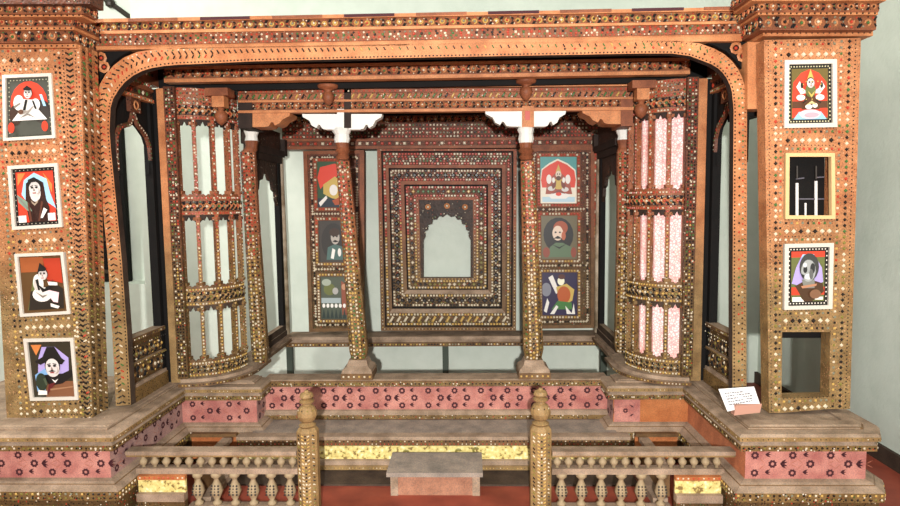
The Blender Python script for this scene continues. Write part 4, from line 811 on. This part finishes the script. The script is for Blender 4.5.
cornice('stepped scroll-carved cornice on top of the left pier', [(-22, 76, 44, 48, .03, 'wood', False), (-20, 72, 30, 43, .06, 'wood_brown', True), (-22, 74, 27, 30, .09, 'wood', False), (-22, 75, 17, 27, .08, 'wood_brown', True), (-24, 82, 14, 17, .15, 'wood', False), (-24, 84, 4, 14, .17, 'wood_brown', True), (-26, 90, -12, 4, .22, 'carved_dark', False)], .2, .26)
cornice('stepped scroll-carved cornice on top of the right pier', [(763, 873, 30, 36, .02, 'wood', False), (760, 876, 15, 30, .08, 'wood_brown', True), (758, 878, 12, 15, .11, 'wood', False), (756, 879, 1, 12, .12, 'wood_brown', True), (752, 886, -3, 1, .17, 'wood', False), (750, 892, -14, -3, .20, 'wood_brown', True)], .25, .24)
# plain box filling the gap between arch and right pier at the top
mb = MB(); mb.pr(747.5, 42, 764, 109, .36, .12, 'wood'); tag(mb.build('plain_block'), 'plain unpainted orange wooden block between the arch corner and the right pier', 'block')
mb = MB(); mb.pr(747.5, 110, 763, 116, .5, .3, 'black_wood'); tag(mb.build('dark_batten'), 'short black batten just under the plain orange block by the right pier', 'batten')
# small dark rail behind the empty opening
mb = MB(); mb.pr(778, 327, 836, 338, .37, .03, 'black_wood'); tag(mb.build('dark_rail'), 'dark rail crossing behind the top of the empty opening in the right pier', 'rail')
# ------------------------------------------------------------------ rear picture panels and the nested niche frame
def back_panel(label, q, pics, Y, wl, wr):
    o = px(q, Y); c = (o[2]+o[3])/2; t = thing('picture_panel', label, 'panel', (c.x, Y, .65), 'rear picture panels')
    a = inset(o, .035)
    a[0].x = o[0].x+wl; a[3].x = o[3].x+wl; a[1].x = o[1].x-wr; a[2].x = o[2].x-wr
    mb = MB(); frame4(mb, o, a, .06, 'wood_brown')
    if wr > .06: mb.row(o[1]-V((wr*.5, 0, .02)), o[2]+V((-wr*.5, 0, .02)), FN, .04, .012, 'rim')
    mb.build('outer_frame', t)
    a2 = [p+V((0, .02, 0)) for p in a]; mb = MB(); mb.poly(a2, FN, .03, 'carved_dark'); i1 = inset(a2, .03)
    lrow(mb, i1, .026, .010, 'wt', 'dia'); lrow(mb, inset(a2, .058), .04, .004, 'dk')
    for k in range(len(pics)-1):
        z = (px(pics[k], Y)[3].z+px(pics[k+1], Y)[0].z)/2; mb.row((i1[3].x, Y+.02, z), (i1[2].x, Y+.02, z), FN, .03, .010, 'wt', 'dia')
    mb.build('inlaid_field', t); return t
pL = [[(313, 158), (350, 158), (350, 211), (314, 211)], [(314.5, 217), (351, 217), (352, 266), (315.5, 266)], [(316.5, 273), (353, 273), (354, 323), (317.5, 323)]]
pR = [[(536.5, 153), (580.5, 153), (580.5, 207), (537, 207)], [(537.5, 212), (581, 212), (581, 263), (538, 263)], [(538.5, 269), (581, 269), (581, 319), (539, 319)]]
back_panel('brown studded panel holding three small pictures, partly hidden by the leaning left pillar', [(303, 151), (364, 150), (364.5, 331), (309, 332)], pL, YB-.05, .04, .045)
back_panel('brown studded panel holding three small pictures behind the right free pillar', [(526, 148), (601, 146), (601, 328), (528, 329)], pR, YB-.05, .05, .10)
GB = 'small paintings on the rear panels'
YQ = YB-.05
def bpic(k, lab, q): return picture(k, lab, q, YQ, .036, 'wood_brown', GB, True)
bpic('redcap', 'painting of a figure in a red cloak on green, left rear panel', pL[0])
bpic('dim', 'stud-framed dim grey portrait in an oval, middle of the left rear panel', pL[1])
bpic('crowd', 'painting of a row of small white figures, bottom of left rear panel', pL[2])
bpic('enthroned', 'painting of an enthroned deity under a red and teal arch, right rear panel', pR[0])
bpic('bust', 'bust of a moustached man on a black oval, middle of right rear panel', pR[1])
bpic('drummer', 'painting of a dancing drummer on dark violet, bottom of right rear panel', pR[2])
t = thing('niche_frame', 'large frame of nested studded bands around a cusped opening, centre rear', 'frame', (at(448, 328, YB).x, YB, .65))
TIERS = [ # outer quad px, inner quad px, dy, material, band style
 ([(377, 149), (517, 149), (516, 331), (381, 331)], [(381, 151), (513.5, 151), (512.5, 327), (385, 327)], -.06, 'wood_brown', None),
 ([(381, 151), (513.5, 151), (512.5, 327), (385, 327)], [(386, 165), (505, 165), (505, 313), (390, 313)], -.03, 'carved_dark', 'A'),
 ([(385.5, 165), (505.5, 165), (505.5, 313), (389.5, 313)], [(388.5, 168), (502, 168), (502, 309), (392, 309)], -.045, 'wood_brown', 'L'),
 ([(388.5, 168), (502, 168), (502, 308), (392, 308)], [(401, 181), (491, 181), (491, 294), (404, 294)], .0, 'carved_dark', 'B'),
 ([(400.5, 181), (491.5, 181), (491.5, 294), (403.5, 294)], [(404, 184.5), (488, 184.5), (488, 290), (407, 290)], -.015, 'wood_brown', 'L'),
 ([(404, 184.5), (488, 184.5), (488, 290), (407, 290)], [(416, 197), (476, 197), (476, 280), (418, 280)], .03, 'carved_dark', 'C'),
 ([(415.5, 197), (476.5, 197), (476.5, 280), (417.5, 280)], [(419, 200), (473, 200), (473, 278), (421, 278)], .015, 'wood_brown', None)]
for (qo, qi, dy_, m, st) in TIERS:
    o, i = px(qo, YB+dy_), px(qi, YB+dy_); mb = MB()
    frame4(mb, o, i, .10, m, mats=[m, m, 'dust' if st == 'L' else m, m])
    if st in ('A', 'B', 'C'):
        frame4(mb, [p+FN*.002 for p in o], [p+FN*.002 for p in inset(o, .016)], .002, 'pit'); oo = o; o = inset(o, .014)
        for k in range(4):
            a, b, c, d = o[k], o[(k+1) % 4], i[(k+1) % 4], i[k]; wd = ((d-a).length*.7)
            # edges
            def lp(f): return a*(1-f)+d*f, b*(1-f)+c*f
            wide = (k in (0, 2)) or st != 'A'
            for f in ((.12, .88) if wide else (.5,)): p0, p1 = lp(f); mb.row(p0, p1, FN, .030, .0105, 'rim' if st != 'B' else ('wt' if f < .5 else 'rim'))
            if wide:
                p0, p1 = lp(.5)
                if st == 'A' and k == 0:
                    for f in (.33, .5, .67): p0, p1 = lp(f); mb.row(p0, p1, FN, .034, .009, 'hi', 'dia')
                elif st == 'A': mb.row(p0, p1, FN, .07, .022, 'gw', 'slot'); p0, p1 = lp(.3); mb.row(p0, p1, FN, .04, .008, 'dark')
                elif st == 'B':
                    for f in (.32, .5, .68): p0, p1 = lp(f); mb.row(p0, p1, FN, .036, .0075, 'wt' if f == .5 else 'dark', 'sq')
                    p0, p1 = lp(.5); mb.row(p0, p1, FN, .075, .020, 'dk', 'dia')
                else: mb.row(p0, p1, FN, .05, .014, 'green' if k == 0 else 'dark', 'dia')
    elif st is None: lrow(mb, [(p+q_)/2 for p, q_ in zip(o, i)], .035, .005, 'rim')
    mb.build('band', t)
# cusped arch board
mb = MB(); y = YB+.05
cus = [(423.5, 278), (423.5, 240), (425.5, 236), (424.5, 231), (428, 229.5), (428, 224.5), (432, 223.5), (433, 219), (437, 219), (439, 215.5), (443, 216.5), (447, 213.5), (451, 216.5), (455, 215.5), (457, 219), (461, 219), (462, 223.5), (466, 224.5), (466, 229.5), (469.5, 231), (468.5, 236), (470.5, 240), (470.5, 278)]
mb.pq([(417, 282), (417, 196), (476, 196), (476, 282), (470.5, 282)] + cus[::-1] + [(423.5, 282)], y, .03, 'carved_black')
for u, v in ((428, 207), (465, 207), (447, 206)): mb.ring(at(u, v, y), FN, V((1, 0, 0)), .03, .015, 'b_orange'); mb.bead(at(u, v, y-.002), FN, V((1, 0, 0)), .01, 'b_white', 'dia')
mb.prow([at(u, v-2, y) for u, v in cus[2:-2]], FN, .03, .006, 'dark'); mb.build('cusped_arch', t)
# ------------------------------------------------------------------ museum label
t = thing('label_card', 'small white printed card propped on a wooden stand on the right plinth', 'card', at(742, 412, .2))
ql = [(718.5, 389), (754, 386.5), (760, 404), (727.5, 411.5)]
l = [at(ql[0][0], ql[0][1], .22), at(ql[1][0], ql[1][1], .22), at(ql[2][0], ql[2][1], .14), at(ql[3][0], ql[3][1], .14)]
nn = (l[1]-l[0]).cross(l[3]-l[0]).normalized(); nn = -nn if nn.y > 0 else nn
mb = MB(); mb.poly(l, nn, .004, 'paper')
for r in range(5):
    f = .2+.13*r; a = l[0]*(1-f)+l[3]*f; b = l[1]*(1-f)+l[2]*f
    x = .12
    while x < (.8 if r else .6):
        w = random.uniform(.03, .09); p, q_ = a*(1-x)+b*x, a*(1-x-w)+b*(x+w); dn = (l[3]-l[0])*.045
        mb.add([p+nn*.001, q_+nn*.001, q_+dn+nn*.001, p+dn+nn*.001], [(0, 1, 2, 3)], 'ink'); x += w+.02
mb.build('card', t)
mb = MB(); qs = [(736, 405.5), (762, 404), (760, 412.5), (734, 415.5)]; mb.pq(qs, .135, .05, 'stand_wood'); mb.build('stand', t)
# ------------------------------------------------------------------ light
w = bpy.data.worlds.new('world'); C.world = w; w.use_nodes = True
w.node_tree.nodes['Background'].inputs[0].default_value = (.95, .98, 1, 1); w.node_tree.nodes['Background'].inputs[1].default_value = .78
def area(name, loc, size, power, tgt, col=(1, 1, 1)):
    ld = bpy.data.lights.new(name, 'AREA'); ld.shape = 'DISK'; ld.size = size; ld.energy = power; ld.color = col
    o = bpy.data.objects.new(name, ld); C.collection.objects.link(o); o.location = loc
    o.rotation_euler = (V(tgt)-V(loc)).to_track_quat('-Z', 'Y').to_euler(); return o
area('flash_lamp', (.0, -4.9, 2.2), .1, 470, (-.3, 1, 1.7), (1, .985, .96))
area('fill_lamp', (-1.0, -5.5, 4.3), 1.6, 40, (-.3, 1, 1.2), (1, .98, .95))  # added soft fill from high behind the camera
area('fill_lamp', (-3.7, -0.4, 4.4), 1.0, 150, (-3.6, 2.8, 1.5), (1, .99, .96))  # added to brighten the plaster behind the left bay, no known fixture
area('fill_lamp', (2.1, -0.9, 4.4), 1.0, 32, (3.0, 2.4, 1.4), (1, .99, .96))  # added fill for the plaster seen past the right pier, no known fixture
C.view_settings.view_transform = 'Standard'; C.view_settings.look = 'None'; C.view_settings.gamma = 1; C.view_settings.use_curve_mapping = False
C.view_settings.exposure = .07
for o in list(C.objects):
    if '_o' in o: del o['_o']
